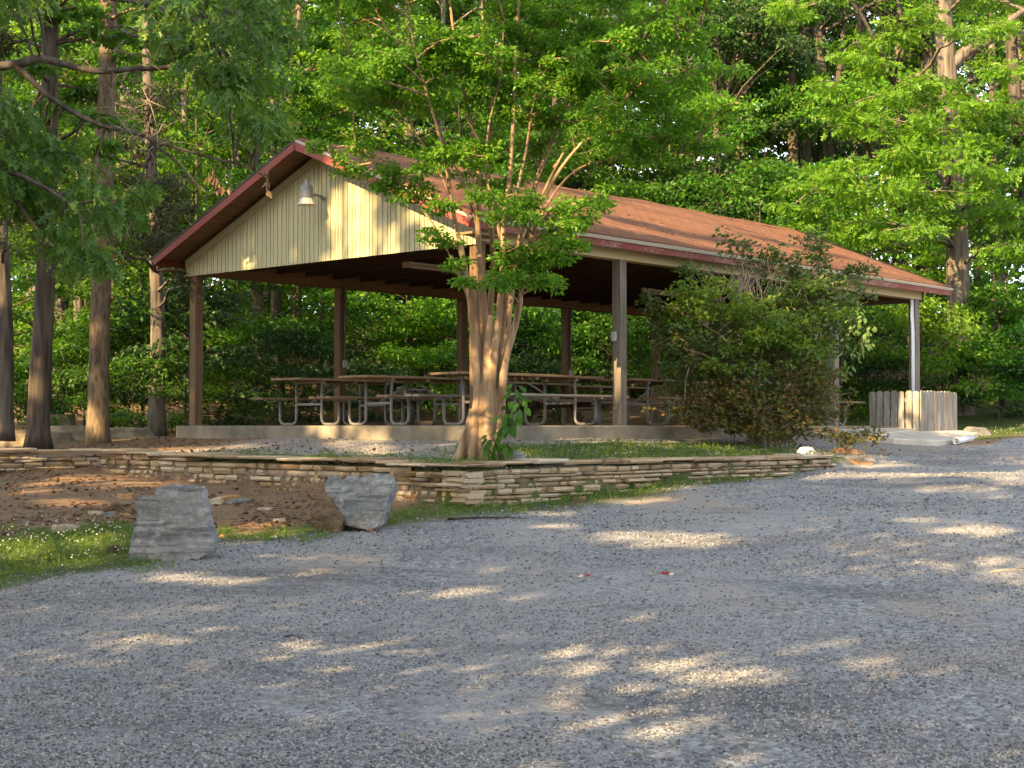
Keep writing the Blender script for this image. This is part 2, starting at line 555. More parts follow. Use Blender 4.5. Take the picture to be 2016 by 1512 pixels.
# ground: one sheet, mixed from masks of what lies there
t = NT('ground')
v = t.coord('Object')
road = t.attr('road'); green = t.attr('green'); gterr = t.attr('gterr'); litter = t.attr('litter')
nb = t.noise(t.coord('Object', (1, .22, 1), (0, 0, R(36))), .9, 5, .6)      # wheel tracks along the drive
nm = t.noise(v, 3.0, 5, .65)
nf = t.noise(v, 22, 5, .7)
# gravel
vor = t.node('ShaderNodeTexVoronoi'); t.l.new(v, vor.inputs['Vector']); vor.inputs['Scale'].default_value = 62
vor2 = t.node('ShaderNodeTexVoronoi'); t.l.new(v, vor2.inputs['Vector']); vor2.inputs['Scale'].default_value = 27
cg = t.ramp(vor.outputs['Color'], [(.05, (.065, .067, .074)), (.35, (.18, .185, .198)), (.62, (.265, .27, .285)), (.95, (.42, .42, .415))])
cg2 = t.ramp(vor2.outputs['Color'], [(.05, (.05, .052, .058)), (.5, (.19, .195, .205)), (.95, (.42, .42, .41))])
fine = t.ramp(nb, [(.43, (0, 0, 0)), (.57, (1, 1, 1))])
cgm = t.mix(t.math('MULTIPLY', t.ramp(nm, [(.42, (1, 1, 1)), (.6, (.15, .15, .15))]), .8), cg, cg2)
dust = t.mix(t.math('MULTIPLY', nf, .6), (.25, .245, .245), (.34, .328, .318))
cgm = t.mix(t.math('MULTIPLY', fine, .75), cgm, dust)
nt_ = t.noise(t.coord('Object', (1.3, .8, 1)), .42, 5, .6)
cgm = t.mix(t.ramp(nt_, [(.56, (0, 0, 0)), (.72, (.55, .55, .55))]), cgm, (.33, .235, .145))
darkp = t.noise(t.coord('Object', (.5, 1.1, 1), (0, 0, .6)), .9, 5, .6)
cgm = t.mix(t.ramp(darkp, [(.52, (0, 0, 0)), (.66, (.75, .75, .75))]), cgm, t.mix(.6, cg2, (.05, .05, .055)))
# dirt with litter
cd = t.ramp(nf, [(.30, (.085, .056, .034)), (.5, (.205, .138, .085)), (.72, (.370, .270, .180))])
cd = t.mix(t.ramp(nm, [(.45, (0, 0, 0)), (.65, (.8, .8, .8))]), cd, (.30, .185, .10))
vl = t.node('ShaderNodeTexVoronoi'); t.l.new(v, vl.inputs['Vector']); vl.inputs['Scale'].default_value = 30
cl = t.ramp(vl.outputs['Color'], [(.1, (.030, .019, .011)), (.5, (.080, .053, .032)), (.9, (.17, .115, .070))])
cd = t.mix(t.math('MULTIPLY', litter, .7), cd, cl)
# green under the plants
cgr = t.ramp(nf, [(.3, (.040, .060, .016)), (.6, (.075, .105, .026)), (.75, (.14, .12, .05))])
def edge(a, soft=.16, amp=.9):
    k = t.math('ADD', a, t.math('MULTIPLY', t.math('SUBTRACT', nm, .5), amp))
    return t.ramp(k, [(.5 - soft, (0, 0, 0)), (.5 + soft, (1, 1, 1))])
c = cd
c = t.mix(edge(gterr), c, t.mix(.42, cgm, (.27, .215, .15)))
c = t.mix(edge(road), c, cgm)
c = t.mix(edge(green), c, cgr)
hgt = t.math('ADD', t.math('MULTIPLY', vor.outputs['Distance'], -1.0), t.math('ADD', t.math('MULTIPLY', vor2.outputs['Distance'], -.8), t.math('MULTIPLY', nf, .6)))
t.bump(hgt, .55, .02)
M['ground'] = t.done(c, .92, .18)

# ------------------------------------------------------------------ terrain
ROAD_EDGE = np.array([(-60, -68), (-14.5, -4.8), (-3.5, 10.3), (-2.9, 11.15), (-2.35, 12.5), (-1.75, 13.2), (-.5, 14.5), (.6, 15.5), (2.4, 17.8), (5.2, 22.1),
                      (6.9, 24.2), (8.4, 26.8), (9.6, 28.2), (11.5, 30), (15, 33), (60, 66)], float)
WALL = [(3.9, -2.9), (-3.3, -2.9), (-3.3, -1.95), (-3.05, -1.9), (-3.05, 2.7), (-3.0, 4.1), (-3.75, 4.5), (-6.5, 5.3)]   # in pavilion (s, t)

def sdist_poly(x, y, P):
    """signed distance to an open polyline, positive on its right"""
    best = np.full(x.shape, 1e9); sg = np.zeros(x.shape)
    for (ax, ay), (bx, by) in zip(P[:-1], P[1:]):
        dx, dy = bx - ax, by - ay
        u = np.clip(((x - ax) * dx + (y - ay) * dy) / (dx * dx + dy * dy), 0, 1)
        ex, ey = x - (ax + u * dx), y - (ay + u * dy)
        d = np.hypot(ex, ey)
        cr = dx * (y - ay) - dy * (x - ax)
        m = d < best
        best = np.where(m, d, best); sg = np.where(m, np.where(cr < 0, 1.0, -1.0), sg)
    return best * sg

def in_terrace(s, t_):
    P = WALL + [(-6.5, 80), (90, 80), (90, -2.9)]
    ins = np.zeros(s.shape, bool)
    for (ax, ay), (bx, by) in zip(P, P[1:] + P[:1]):
        c = ((ay > t_) != (by > t_)) & (s < (bx - ax) * (t_ - ay) / ((by - ay) if by != ay else 1e-9) + ax)
        ins ^= c
    return ins

def wavy(x, y):
    return .018 * np.sin(x * 1.7 + y * .6) + .014 * np.sin(x * .8 - y * 1.9 + 1) + .008 * np.sin(3.1 * x + 2.3 * y)

def height(x, y):
    x = np.asarray(x, float); y = np.asarray(y, float)
    yc = np.maximum(y, -8)
    low = -1.6 + .05 * np.minimum(yc, 31) + .12 * np.clip(y - 31, 0, 60) + .02 * np.clip(y - 91, 0, 100)
    low = low + wavy(x, y) * np.clip((y - 4) / 6, 0, 1)
    s, t_ = to_st(x, y)
    k = np.maximum(np.maximum(-s / 3.1, -t_ / 2.8), 0)
    k = np.clip(k, 0, 1.3)
    ter = -.17 - .27 * k + wavy(x, y) * .5
    hi = np.maximum(low, ter)
    return np.where(in_terrace(s, t_), hi, low)

def H(x, y):
    return float(height(np.array([x]), np.array([y]))[0])

def axis_coords(lo, hi, step, far_lo, far_hi):
    a = list(np.arange(lo, hi + 1e-6, step))
    d, p = step, lo
    while p > far_lo:
        d *= 1.35; p -= d; a.insert(0, p)
    d, p = step, hi
    while p < far_hi:
        d *= 1.35; p += d; a.append(p)
    return np.array(a)

gx = axis_coords(-11, 13, .1, -400, 400)
gy = axis_coords(4.5, 33, .1, -200, 700)
GX, GY = np.meshgrid(gx, gy)
GZ = height(GX, GY)
gs, gt = to_st(GX, GY)
inter = in_terrace(gs, gt)
rd = sdist_poly(GX, GY, ROAD_EDGE)
m_road = np.clip(.5 + rd * 1.2, 0, 1) * np.where(inter & (rd < .3), 0, 1)
# green strips
wl_d = np.abs(sdist_poly(gs, gt, np.array(WALL[:3], float)))
m_green = np.zeros_like(GX)
m_green = np.maximum(m_green, np.where(~inter & (rd < .5), np.clip(.74 - np.abs(rd + .3) * .75, 0, 1), 0) * np.where(GY < 23, 1, 0))
m_green = np.maximum(m_green, np.where((GX < -2.6) & (rd < .2) & (GY < 13.5), np.clip(1.1 - np.abs(rd + .9) * .5, 0, 1), 0))
m_green = np.maximum(m_green, np.where(inter & (gt < -.75) & (gs < 4.4) & (gs > -2.7), np.clip(.5 + np.minimum(gt + 2.9, -gt - .75) * 1.2, 0, .85), 0) * np.clip((gs + 2.2) * .7, .25, 1))
m_green = np.maximum(m_green, np.where(inter & (gs < -2.2) & (gt < 2.8), .66, 0))
m_green = np.maximum(m_green, np.where((GY > 26.8) & (rd < .1) & (gs > 11.6) & (gt < 3.5), np.clip(.5 - rd * .4, 0, .8), 0))
m_gterr = np.where(inter & (gs < .3) & (gt < 5.5), np.clip(.9 - np.maximum(gt - 2.5, 0) * .35, 0, 1), 0)
m_gterr = np.maximum(m_gterr, np.where(inter & (gt < .1) & (gs < 10), .75, 0))
m_litter = np.clip(np.where(inter, (gt - 3) * .3, .55), 0, 1)
m_litter = np.maximum(m_litter, np.where(GY > 29, 1, 0))
nx_, ny_ = len(gx), len(gy)
Vg = np.stack([GX, GY, GZ], -1).reshape(-1, 3)
ii = (np.arange(ny_ - 1)[:, None] * nx_ + np.arange(nx_ - 1)[None, :]).ravel()
loops = np.stack([ii, ii + 1, ii + nx_ + 1, ii + nx_], -1).ravel()
me = np_mesh('ground', Vg, loops, np.arange(len(ii)) * 4, smooth=True)
for nm_, arr in (('road', m_road), ('green', m_green), ('gterr', m_gterr), ('litter', m_litter)):
    a = me.attributes.new(nm_, 'FLOAT', 'POINT')
    a.data.foreach_set('value', arr.astype(np.float32).ravel())
go = link_mesh('ground', me, M['ground'])
tag(go, 'gravel drive, bare dirt and forest floor around the picnic shelter', 'ground', kind='structure')

# ------------------------------------------------------------------ picnic pavilion
PAV = empty('picnic_pavilion', P0, THETA)
tag(PAV, 'open picnic shelter with reddish shingle roof and pale green gable on wooden posts', 'pavilion')
def pb(mb, name, mat, parent=PAV, **k): return mb.build(name, M[mat], parent, **k)

# slab, cut back at the far right where the apron begins
mb = MB(); mb.box(-.22, PL + .25, -.2, PW + .22, -.6, 0); pb(mb, 'floor_slab', 'concrete', bevel=.012)
SL = .41; OV = .40; OF = .52; OB = .75
ZR = 4.045                                   # ridge height (top)
mid = PW / 2
def roof_z(y): return ZR - SL * abs(y - mid)
# posts
POSTX = [0.0, 3.0, 6.03, 9.06, 12.08]
for row, yy in ((0, 0.0), (1, PW)):
    for i, xx in enumerate(POSTX):
        mb = MB()
        w = .076
        x1, y1 = 0, 0
        mb.box(-w, w, -w, w, -.02 if not (row == 0 and i > 2) else -.05, 2.40)
        m = 'post_wood' if row == 1 or i in (0,) else 'post_grey'
        p = pb(mb, 'post', m, loc=(xx, yy, 0), bevel=.006)
        if row == 0 and i == 1: p['label'] = 'weathered post with grey side and brown knots'
        if row == 1 and i in (1, 3):
            c = MB(); c.tube([(.02, -w - .018, 2.42), (.02, -w - .018, 1.12)], .014, 8)
            cd_ = c.build('conduit', M['galv'], p)
            b = MB(); b.box(-.03, .07, -w - .05, -w - .002, 1.0, 1.13)
            b.build('outlet_box', M['grey_box'], p, bevel=.006)
        if row == 0 and i == 1:
            b = MB(); b.box(-w - .07, -w - .004, -.02, .05, 1.22, 1.36)
            b.build('switch_box', M['grey_box'], p, bevel=.006)
        if row == 0 and i == 4:
            for k_, off in enumerate((-.16, -.10)):
                c = MB()
                pts = [(off - .02 * k_, -.03, 2.42), (off - .02, -.03, 2.1), (off + .015, -.03, 1.8), (off + .02, -.03, -.1)]
                c.tube(pts, .021, 10)
                c.build('conduit', M['pvc_white'], p)
# beams and frieze along the long sides
for yy, nm_, m in ((0, 'frieze_board', 'frieze'), (PW, 'beam', 'beam_wood')):
    mb = MB(); mb.box(-.06, PL + .13, yy - .09, yy + .09, 2.40 if yy == 0 else 2.37, 2.63)
    pb(mb, nm_, m, bevel=.004)
mb = MB(); mb.box(-.05, .05, .095, PW - .095, 2.41, 2.60); pb(mb, 'beam', 'beam_wood')
mb = MB(); mb.box(PL + .0, PL + .1, .095, PW - .095, 2.41, 2.60); pb(mb, 'beam', 'beam_wood')
# ceiling joists with dark boards above
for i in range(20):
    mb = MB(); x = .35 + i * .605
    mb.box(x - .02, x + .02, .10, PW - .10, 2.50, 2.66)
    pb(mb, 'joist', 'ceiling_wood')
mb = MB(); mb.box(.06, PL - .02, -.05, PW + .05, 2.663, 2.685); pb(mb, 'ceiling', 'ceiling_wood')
# gable walls of grooved boards
def gable(xf, sgn, name):
    y0, y1 = -.12, PW + .12
    back = MB()
    zt = lambda y: roof_z(y) - .16
    o = [(xf, y0, 2.36), (xf, mid, 2.36), (xf, y1, 2.36), (xf, y1, zt(y1)), (xf, mid, zt(mid)), (xf, y0, zt(y0))]
    back.prism(o, (.02 * -sgn, 0, 0))
    g = pb(back, name, 'groove')
    brd = MB()
    w_, y = .098, y0
    widths = []
    k_ = 0
    while y < y1 - .01:
        ww = (.098, .104, .062, .098)[k_ % 4]
        a, b = y + .006, min(y + ww - .006, y1)
        k_ += 1
        if b - a > .01:
            o = [(xf + .001 * sgn, a, 2.352), (xf + .001 * sgn, b, 2.352), (xf + .001 * sgn, b, zt(b))]
            if a < mid < b: o.append((xf + .001 * sgn, mid, zt(mid)))
            o.append((xf + .001 * sgn, a, zt(a)))
            brd.prism(o, (.011 * sgn, 0, 0))
        y += ww
    brd.build('siding', M['siding'], g)
    tr = MB()                                     # trim under the roof edge
    for a, b in ((y0, mid), (mid, y1)):
        tr.prism([(xf + .0125 * sgn, a, zt(a) - .10), (xf + .0125 * sgn, b, zt(b) - .10), (xf + .0125 * sgn, b, zt(b) + .02), (xf + .0125 * sgn, a, zt(a) + .02)], (.02 * sgn, 0, 0))
    tr.build('trim', M['siding'], g)
    return g
gable(-.10, -1, 'gable_wall')
gable(PL + .16, 1, 'gable_wall')
# roof: one slope each side with its own boards
rx0, rx1 = -OF, PL + OB
hyp = math.hypot(1, SL)
def slope(side):
    # local frame: x along ridge, y down the slope, z outward normal
    L_ = (mid + OV) * hyp
    ang = math.atan(SL)
    e = MB()
    n_ = 40
    rgx = random.Random(5 + side)
    vs, fs = [], []
    ny = 14
    for j in range(ny + 1):
        for i in range(n_ + 1):
            x = rx0 + (rx1 - rx0) * i / n_
            y = L_ * j / ny
            sag = -.018 * math.sin(i / n_ * math.pi * 4) - .012 * math.sin(j / ny * math.pi) + .01 * math.sin(i * 1.3 + j)
            if i in (0, n_) or j == ny: sag *= .3
            vs.append((x, y, sag + .012))
    for j in range(ny):
        for i in range(n_):
            a = j * (n_ + 1) + i
            fs.append((a, a + n_ + 1, a + n_ + 2, a + 1))
    e.add(vs, fs, True)
    e.v_top = len(vs)
    me = e.mesh('roof')
    o = link_mesh('roof', me, M['shingles'], PAV)
    md = o.modifiers.new('solid', 'SOLIDIFY'); md.thickness = .03; md.offset = -1
    if side == 0:   # towards the drive (local y negative)
        o.matrix_local = Matrix.Translation((0, mid, ZR)) @ Matrix.Rotation(math.pi, 4, 'Z') @ Matrix.Translation((-(rx0 + rx1), 0, 0)) @ Matrix.Rotation(-ang, 4, 'X')
    else:
        o.matrix_local = Matrix.Translation((0, mid, ZR)) @ Matrix.Rotation(-ang, 4, 'X')
    d = MB(); d.box(rx0 + .05, rx1 - .05, .01, L_ - .04, -.045, -.022)
    d.build('soffit', M['soffit_wood'], o)
    for xe, nme in ((rx0, 0), (rx1, 1)):
        f = MB(); f.box(xe - (.035 if nme == 0 else 0), xe + (0 if nme == 0 else .035), .0, L_ + .01, -.128, -.02)
        f.build('rake_board', M['red_trim'], o, bevel=.004)
        f = MB(); f.box(xe - .038, xe + .026, .0, L_ + .02, -.0175, .0165)
        f.build('drip_edge', M['drip_edge'] if side == 0 else M['black_iron'], o)
    f = MB(); f.box(rx0, rx1, L_ - .03, L_ + .005, -.135, -.03)
    f.build('fascia', M['red_chipped' if side == 0 else 'red_trim'], o, bevel=.004)
    f = MB(); f.box(rx0 + .05, rx1 - .05, L_ - .05, L_ + .03, -.025, .019)
    f.build('drip_edge', M['drip_edge'], o)
    return o
slope(0); slope(1)
mb = MB()
for i in range(44):
    x = rx0 + (rx1 - rx0) * i / 44
    x2 = x + (rx1 - rx0) / 44 + .02
    zz = ZR + .022 + .004 * (i % 2) - .012 * math.sin(i / 44 * math.pi * 4)
    mb.prism([(x, mid - .15, zz - .062), (x, mid, zz), (x, mid + .15, zz - .062), (x, mid + .15, zz - .07), (x, mid, zz - .012), (x, mid - .15, zz - .07)], (x2 - x, 0, 0))
pb(mb, 'ridge_cap', 'shingles')
# eave return boards at the gable corners
for yy in (-OV + .0, PW + OV):
    mb = MB()
    y0_, y1_ = (yy, -.12) if yy < 0 else (PW + .12, yy)
    mb.box(-OF + .03, .1, y0_ + .03, y1_ - .02, roof_z(yy) - .20, roof_z(yy) - .17)
    pb(mb, 'eave_board', 'soffit_wood')
# apron: pale concrete pad running out from the floor at the far right corner
ap = [pav(8.6, -.22, -.06), pav(8.3, -1.1, -.14), at(1716, 859, 25.0), at(1760, 863, 24.8), at(1850, 867, 25.0), at(1905, 864, 26.5), at(1925, 859, 28.0), pav(12.9, -.9, -.13), pav(12.9, .3, -.04), pav(12.36, -.22, -.02)]
mb = MB(); mb.prism(ap, (0, 0, -.4))
apo = mb.build('path', M['concrete_pale'], None, bevel=.015)
tag(apo, 'pale concrete apron sloping from the shelter floor to the drive', 'path', kind='structure')

# lamp on the gable
lp = pav(-.125, 3.05 - .12, 3.24)
LAMP = empty('barn_light', lp, THETA)
tag(LAMP, 'grey dusk-to-dawn barn light with ribbed lens on the pale green gable', 'wall light')
mb = MB(); mb.lathe([(0, .25), (.028, .25), (.03, .19), (.045, .175), (.082, .16), (.088, .14), (.088, .0), (.095, -.02), (0, -.02)], 18, (-.30, 0, 0)); mb.build('housing', M['lamp_grey'], LAMP)
mb = MB()
n = 28
prof = [(.092, -.02), (.115, -.07), (.135, -.115), (.128, -.118), (.0, -.105)]
vs, fs = [], []
for i, (r, z) in enumerate(prof):
    for k in range(n):
        rr = r + (.004 if k % 2 else -.002) * (1 if 0 < i < 4 else 0)
        vs.append((-.30 + rr * math.cos(2 * math.pi * k / n), rr * math.sin(2 * math.pi * k / n), z))
for i in range(len(prof) - 1):
    for k in range(n):
        fs.append((i * n + k, i * n + (k + 1) % n, (i + 1) * n + (k + 1) % n, (i + 1) * n + k))
mb.add(vs, fs); mb.build('lens', M['lens'], LAMP)
mb = MB(); mb.tube([(0, -.0, .03), (-.12, 0, .045), (-.215, 0, .045)], .018, 8); mb.lathe([(0, 0), (.045, 0), (.045, .02), (0, .02)], 12); 
mb.build('arm', M['lamp_grey'], LAMP)

# ceiling light strips
def strip(s, t_, ln, label):
    e = empty('ceiling_light', pav(s, t_, 2.44), THETA)
    tag(e, label, 'ceiling light', 'tube light strips under the shelter roof')
    mb = MB(); mb.box(0, ln, -.075, .075, .02, .055); mb.box(0, ln, -.04, .04, -.03, .02); mb.build('housing', M['fixture'], e, bevel=.004)
    for sy in (-.055, .055):
        mb = MB(); mb.tube([(.03, sy, -.005), (ln - .03, sy, -.005)], .016, 8); mb.build('tube', M['fixture'], e)
    for xa in (-.012, ln):
        mb = MB(); mb.box(xa, xa + .012, -.08, .08, -.035, .058); mb.build('end_cap', M['fixture'], e)
    mb = MB(); mb.box(.3, .34, -.03, .03, .056, .065); mb.build('bracket', M['metal_grey'], e)
strip(1.65, 3.05, 2.44, 'tube light strip just inside the gable end of the shelter')
strip(7.65, 3.05, 2.44, 'tube light strip deeper in the shelter, behind the weathered post')

# ------------------------------------------------------------------ picnic tables
def arc(c, r, a0, a1, n=6, plane='yz', x=0):
    return [(x, c[0] + r * math.cos(a0 + (a1 - a0) * i / n), c[1] + r * math.sin(a0 + (a1 - a0) * i / n)) for i in range(n + 1)]

def make_table(ln=2.4, grey=False):
    root = empty('picnic_table')
    rr = random.Random(int(ln * 100) + grey)
    top = MB()
    for i in range(5):
        y = -.36 + i * .145
        j = rr.uniform(-.015, .015)
        top.box(-ln / 2 + j, ln / 2 + j, y, y + .137, .715, .752)
    top.build('tabletop', M['table_wood'], root, bevel=.005)
    bt = MB()
    for sx in (-ln * .29, 0, ln * .29):
        bt.box(sx - .035, sx + .035, -.34, .34, .672, .713)
    bt.build('batten', M['table_wood'], root)
    for sy in (-1, 1):
        b = MB()
        for k in range(2):
            y = sy * (.62 + .145 * k)
            j = rr.uniform(-.02, .02)
            b.box(-ln / 2 + j, ln / 2 + j, y - .068, y + .068, .415, .452)
        b.build('bench', M['bench_grey' if grey else 'table_wood'], root, bevel=.005)
        for sx in (-1, 1):
            x = sx * ln * .29
            # tube: from table underside down, round the bottom and up to the bench
            pts = [(x, sy * .30, .67), (x, sy * .30, .12)]
            pts += [(x, sy * (.40 - .10 * math.cos(a)), .12 - .098 * math.sin(a)) for a in (.4, .8, 1.2, 1.57)]
            pts += [(x, sy * (.60 + .10 * math.sin(a)), .12 - .098 * math.cos(a)) for a in (0, .4, .8, 1.2, 1.57)]
            pts += [(x, sy * .70, .41)]
            f = MB(); f.tube(pts, .0235, 10); f.bar((x, sy * .56, .405), (x, sy * .84, .405), .04, .018)
            f.build('leg', M['galv'], root)
    for sx in (-1, 1):
        f = MB(); f.bar((sx * ln * .29, -.28, .34), (sx * ln * .29, .28, .34), .035, .035)
        f.build('cross_bar', M['galv'], root)
        f = MB(); f.tube([(sx * ln * .29, 0, .345), (sx * .05, 0, .675)], .014, 8)
        f.build('brace', M['galv'], root)
    return root

def copy_tree(o, parent=None):
    c = o.copy()
    COL.objects.link(c)
    c.parent = parent
    for ch in o.children:
        copy_tree(ch, c)
    return c

TG = 'picnic tables under the shelter'
t_std = make_table(2.45)
t_long = make_table(3.1, True)
tables = [
    (t_std, 2.2, 5.15, .03, 'tube-framed picnic table nearest the front left corner post'),
    (None, 2.1, 3.35, -.05, 'tube-framed picnic table in the middle of the gable end'),
    (t_long, 2.35, 1.35, 0, 'longest picnic table with grey benches, right behind the crape myrtle trunk'),
    (None, 5.85, 1.45, .045, 'tube-framed picnic table directly behind the weathered post'),
    (None, 9.75, 1.25, .02, 'picnic table at the far end whose bench shows right of the big shrub'),
    (None, 8.6, 4.5, -.10, 'picnic table at the back near the last rear post'),
]
for i, (src, s, t_, rz, lab) in enumerate(tables):
    o = src if src else copy_tree(t_std)
    o.location = pav(s, t_, .002)
    o.rotation_euler = (0, 0, THETA + rz)
    tag(o, lab, 'picnic table', TG)
# wooden A-frame table among them
e = empty('picnic_table', pav(5.2, 3.75, .002), THETA + .05)
tag(e, 'dark all-wood picnic table with splayed timber legs behind the others', 'picnic table', TG)
mb = MB()
for i in range(5): mb.box(-1.1, 1.1, -.36 + i * .145, -.36 + i * .145 + .137, .70, .738)
mb.build('tabletop', M['table_wood'], e, bevel=.005)
for sy in (-1, 1):
    mb = MB()
    mb.box(-1.1, 1.1, sy * .68 - .14, sy * .68 - .005, .41, .448); mb.box(-1.1, 1.1, sy * .68 + .005, sy * .68 + .14, .41, .448)
    mb.build('bench', M['table_wood'], e, bevel=.005)
    for sx in (-1, 1):
        mb = MB(); mb.bar((sx * .75, sy * .22, .70), (sx * .75, sy * .62, .0), .04, .13, (1, 0, 0)); mb.build('leg', M['dark_wood'], e)
for sx in (-1, 1):
    mb = MB(); mb.bar((sx * .79, -.8, .36), (sx * .79, .8, .36), .038, .09); mb.build('cross_bar', M['dark_wood'], e)
    mb = MB(); mb.bar((sx * .75, 0, .37), (sx * .1, 0, .69), .08, .038); mb.build('brace', M['dark_wood'], e)

# park grill behind
gp = at(812, 838, 30.5); gp.z = H(gp.x, gp.y)
e = empty('park_grill', gp, .6)
tag(e, 'black iron park grill on a post behind the picnic tables', 'grill')
mb = MB(); mb.tube([(0, 0, -.1), (0, 0, .62)], .04, 10); mb.build('post', M['black_iron'], e)
mb = MB(); mb.box(-.25, .25, -.2, .2, .62, .64); mb.box(-.25, .25, .18, .2, .64, .86); mb.box(-.25, -.23, -.2, .18, .64, .86); mb.box(.23, .25, -.2, .18, .64, .86); mb.build('firebox', M['black_iron'], e)
mb = MB()
for i in range(9): mb.tube([(-.23 + i * .0575, -.2, .80), (-.23 + i * .0575, .18, .80)], .006, 6)
mb.build('grate', M['metal_grey'], e)

# ------------------------------------------------------------------ picket enclosure round the corner post
e = empty('picket_enclosure', pav(11.05, -.62, -.06), THETA)
tag(e, 'weathered picket box fence round the foot of the far corner post', 'fence')
def pickets(n, dx, dy, ox, oy, w, gap, rnd, out):
    mb = MB()
    d = Vector((dx, dy, 0)); nrm_ = Vector((out[0], out[1], 0))
    for i in range(n):
        a = i * (w + gap)
        b = a + w
        h = .70 + rnd.uniform(-.015, .015); z0 = -.06 + rnd.uniform(-.01, .01)
        c_ = w * .22
        lean = rnd.uniform(-.006, .006)
        o = Vector((ox, oy, 0)) + nrm_ * rnd.uniform(0, .006)
        pts = [o + d * a + Vector((0, 0, z0)), o + d * b + Vector((0, 0, z0)), o + d * (b + lean) + Vector((0, 0, h - .03)), o + d * (b - c_ + lean) + Vector((0, 0, h)),
               o + d * (a + c_ + lean) + Vector((0, 0, h)), o + d * (a + lean) + Vector((0, 0, h - .03))]
        mb.prism(pts, nrm_ * .02)
    return mb
rn = random.Random(3)
pickets(7, 0, 1, 0, .0, .120, .026, rn, (-1, 0)).build('picket_panel', M['picket_wood'], e)
pickets(11, 1, 0, .01, 0, .112, .024, rn, (0, -1)).build('picket_panel', M['picket_wood'], e)
pickets(7, 0, 1, 1.5, .0, .126, .020, rn, (1, 0)).build('picket_panel', M['picket_wood'], e)
mb = MB()
for z in (.12, .5):
    mb.box(.012, .05, .03, 1.0, z, z + .07); mb.box(.055, 1.45, .012, .05, z, z + .07)
mb.build('rail', M['picket_wood'], e)

# ------------------------------------------------------------------ rocks
def displace(me, fn):
    n = len(me.vertices)
    co = np.empty(n * 3, np.float32); no = np.empty(n * 3, np.float32)
    me.vertices.foreach_get('co', co); me.vertices.foreach_get('normal', no)
    co = co.reshape(-1, 3); no = no.reshape(-1, 3)
    dd = np.array([fn(Vector(p), nv) for p, nv in zip(co, no)], np.float32)
    me.vertices.foreach_set('co', (co + no * dd[:, None]).ravel())
    me.update()

def rocky(name, outline, depth, mat, voxel=.02, amp=.03, freq=4.0, parent=None, taper=0.0, seed=0, strat=0.0):
    """outline: list of world points of the front face; depth: vector into the stone"""
    c = sum((Vector(p) for p in outline), Vector()) / len(outline)
    base = min(p.z for p in outline)
    org = Vector((c.x, c.y, base))
    mb = MB()
    n = len(outline)
    f = [Vector(p) - org for p in outline]
    cc = sum(f, Vector()) / n
    bk = [cc + (p - cc) * (1 - taper) + Vector(depth) for p in f]
    mb.add(f + bk, [tuple(range(n - 1, -1, -1)), tuple(range(n, 2 * n))] + [(i, (i + 1) % n, n + (i + 1) % n, n + i) for i in range(n)])
    me = mb.mesh(name)
    bm = bmesh.new(); bm.from_mesh(me)
    bmesh.ops.recalc_face_normals(bm, faces=bm.faces)
    bm.to_mesh(me); bm.free()
    o = link_mesh(name, me, M[mat], parent, org)
    m = o.modifiers.new('r', 'REMESH'); m.mode = 'VOXEL'; m.voxel_size = voxel
    m2 = o.modifiers.new('s', 'SMOOTH'); m2.iterations = 1; m2.factor = .5
    dg = bpy.context.evaluated_depsgraph_get()
    me2 = bpy.data.meshes.new_from_object(o.evaluated_get(dg))
    o.modifiers.clear()
    o.data = me2
    if not me2.materials: me2.materials.append(M[mat])
    off = Vector((seed * 7.3, seed * 3.1, seed * 1.7))
    def disp(p, nv):
        q = p * freq + off
        d1 = mnoise.fractal(q, .8, 2.1, 5)
        d2 = mnoise.fractal(p * freq * 4 + off, .9, 2.0, 3)
        dd = amp * (d1 + .35 * d2)
        if strat:
            zz = p.z + .10 * p.x + .02 * d1
            dd += -strat * max(0, math.sin(zz * 42)) ** 6 + strat * .6 * mnoise.noise(Vector((q.x * .6, q.y * .6, zz * 30)))
        return dd
    displace(me2, disp)
    me2.polygons.foreach_set('use_smooth', np.ones(len(me2.polygons), dtype=bool))
    me2.update()
    return o

D1 = 11.25
o = rocky('standing_stone', [at(243, 1122, D1), at(252, 1060, D1 + .03), at(265, 1000, D1 + .08), at(266, 979, D1 + .1), at(300, 973, D1 + .1), at(303, 956, D1 + .12), at(342, 951, D1 + .12), at(350, 965, D1 + .12), at(370, 958, D1 + .12),
    at(386, 958, D1 + .12), at(398, 975, D1 + .14), at(406, 1005, D1 + .12), at(407, 1022, D1 + .12), at(419, 1055, D1 + .12), at(427, 1082, D1 + .12), at(424, 1092, D1 + .1), at(340, 1112, D1 + .02)], Vector((.02, .28, .02)), 'limestone', .013, .030, 3.0, None, .12, 1, .006)
tag(o, 'upright grey limestone slab standing at the gravel edge', 'boulder')
D2 = 13.4
def notch(px, py, d=0): return at(px, py, D2 + d)
e = empty('split_boulder', Vector((at(700, 1042, D2).x, D2, H(at(700, 1042, D2).x, D2))))
tag(e, 'grey and brown jagged boulder with a notched top by the stacked wall', 'boulder')
o = rocky('grey_block', [notch(730, 1047, -.22), notch(692, 1036, -.10), notch(660, 1034, .0), notch(655, 1010, .02), notch(649, 988, .06), notch(640, 968, .12), notch(640, 950, .18), notch(649, 931, .22), notch(660, 937, .2), notch(672, 949, .14), notch(682, 938, .18), notch(692, 934, .2), notch(704, 945, .14), notch(718, 936, .18),
    notch(746, 931, .18), notch(768, 934, .16), notch(773, 946, .10), notch(768, 970, .0), notch(757, 1003, -.12), notch(746, 1034, -.22)], Vector((.06, .40, -.05)), 'limestone', .011, .018, 3.6, None, .12, 4, .003)
mw = o.matrix_world.copy(); o.parent = e; o.location = o.location - e.location
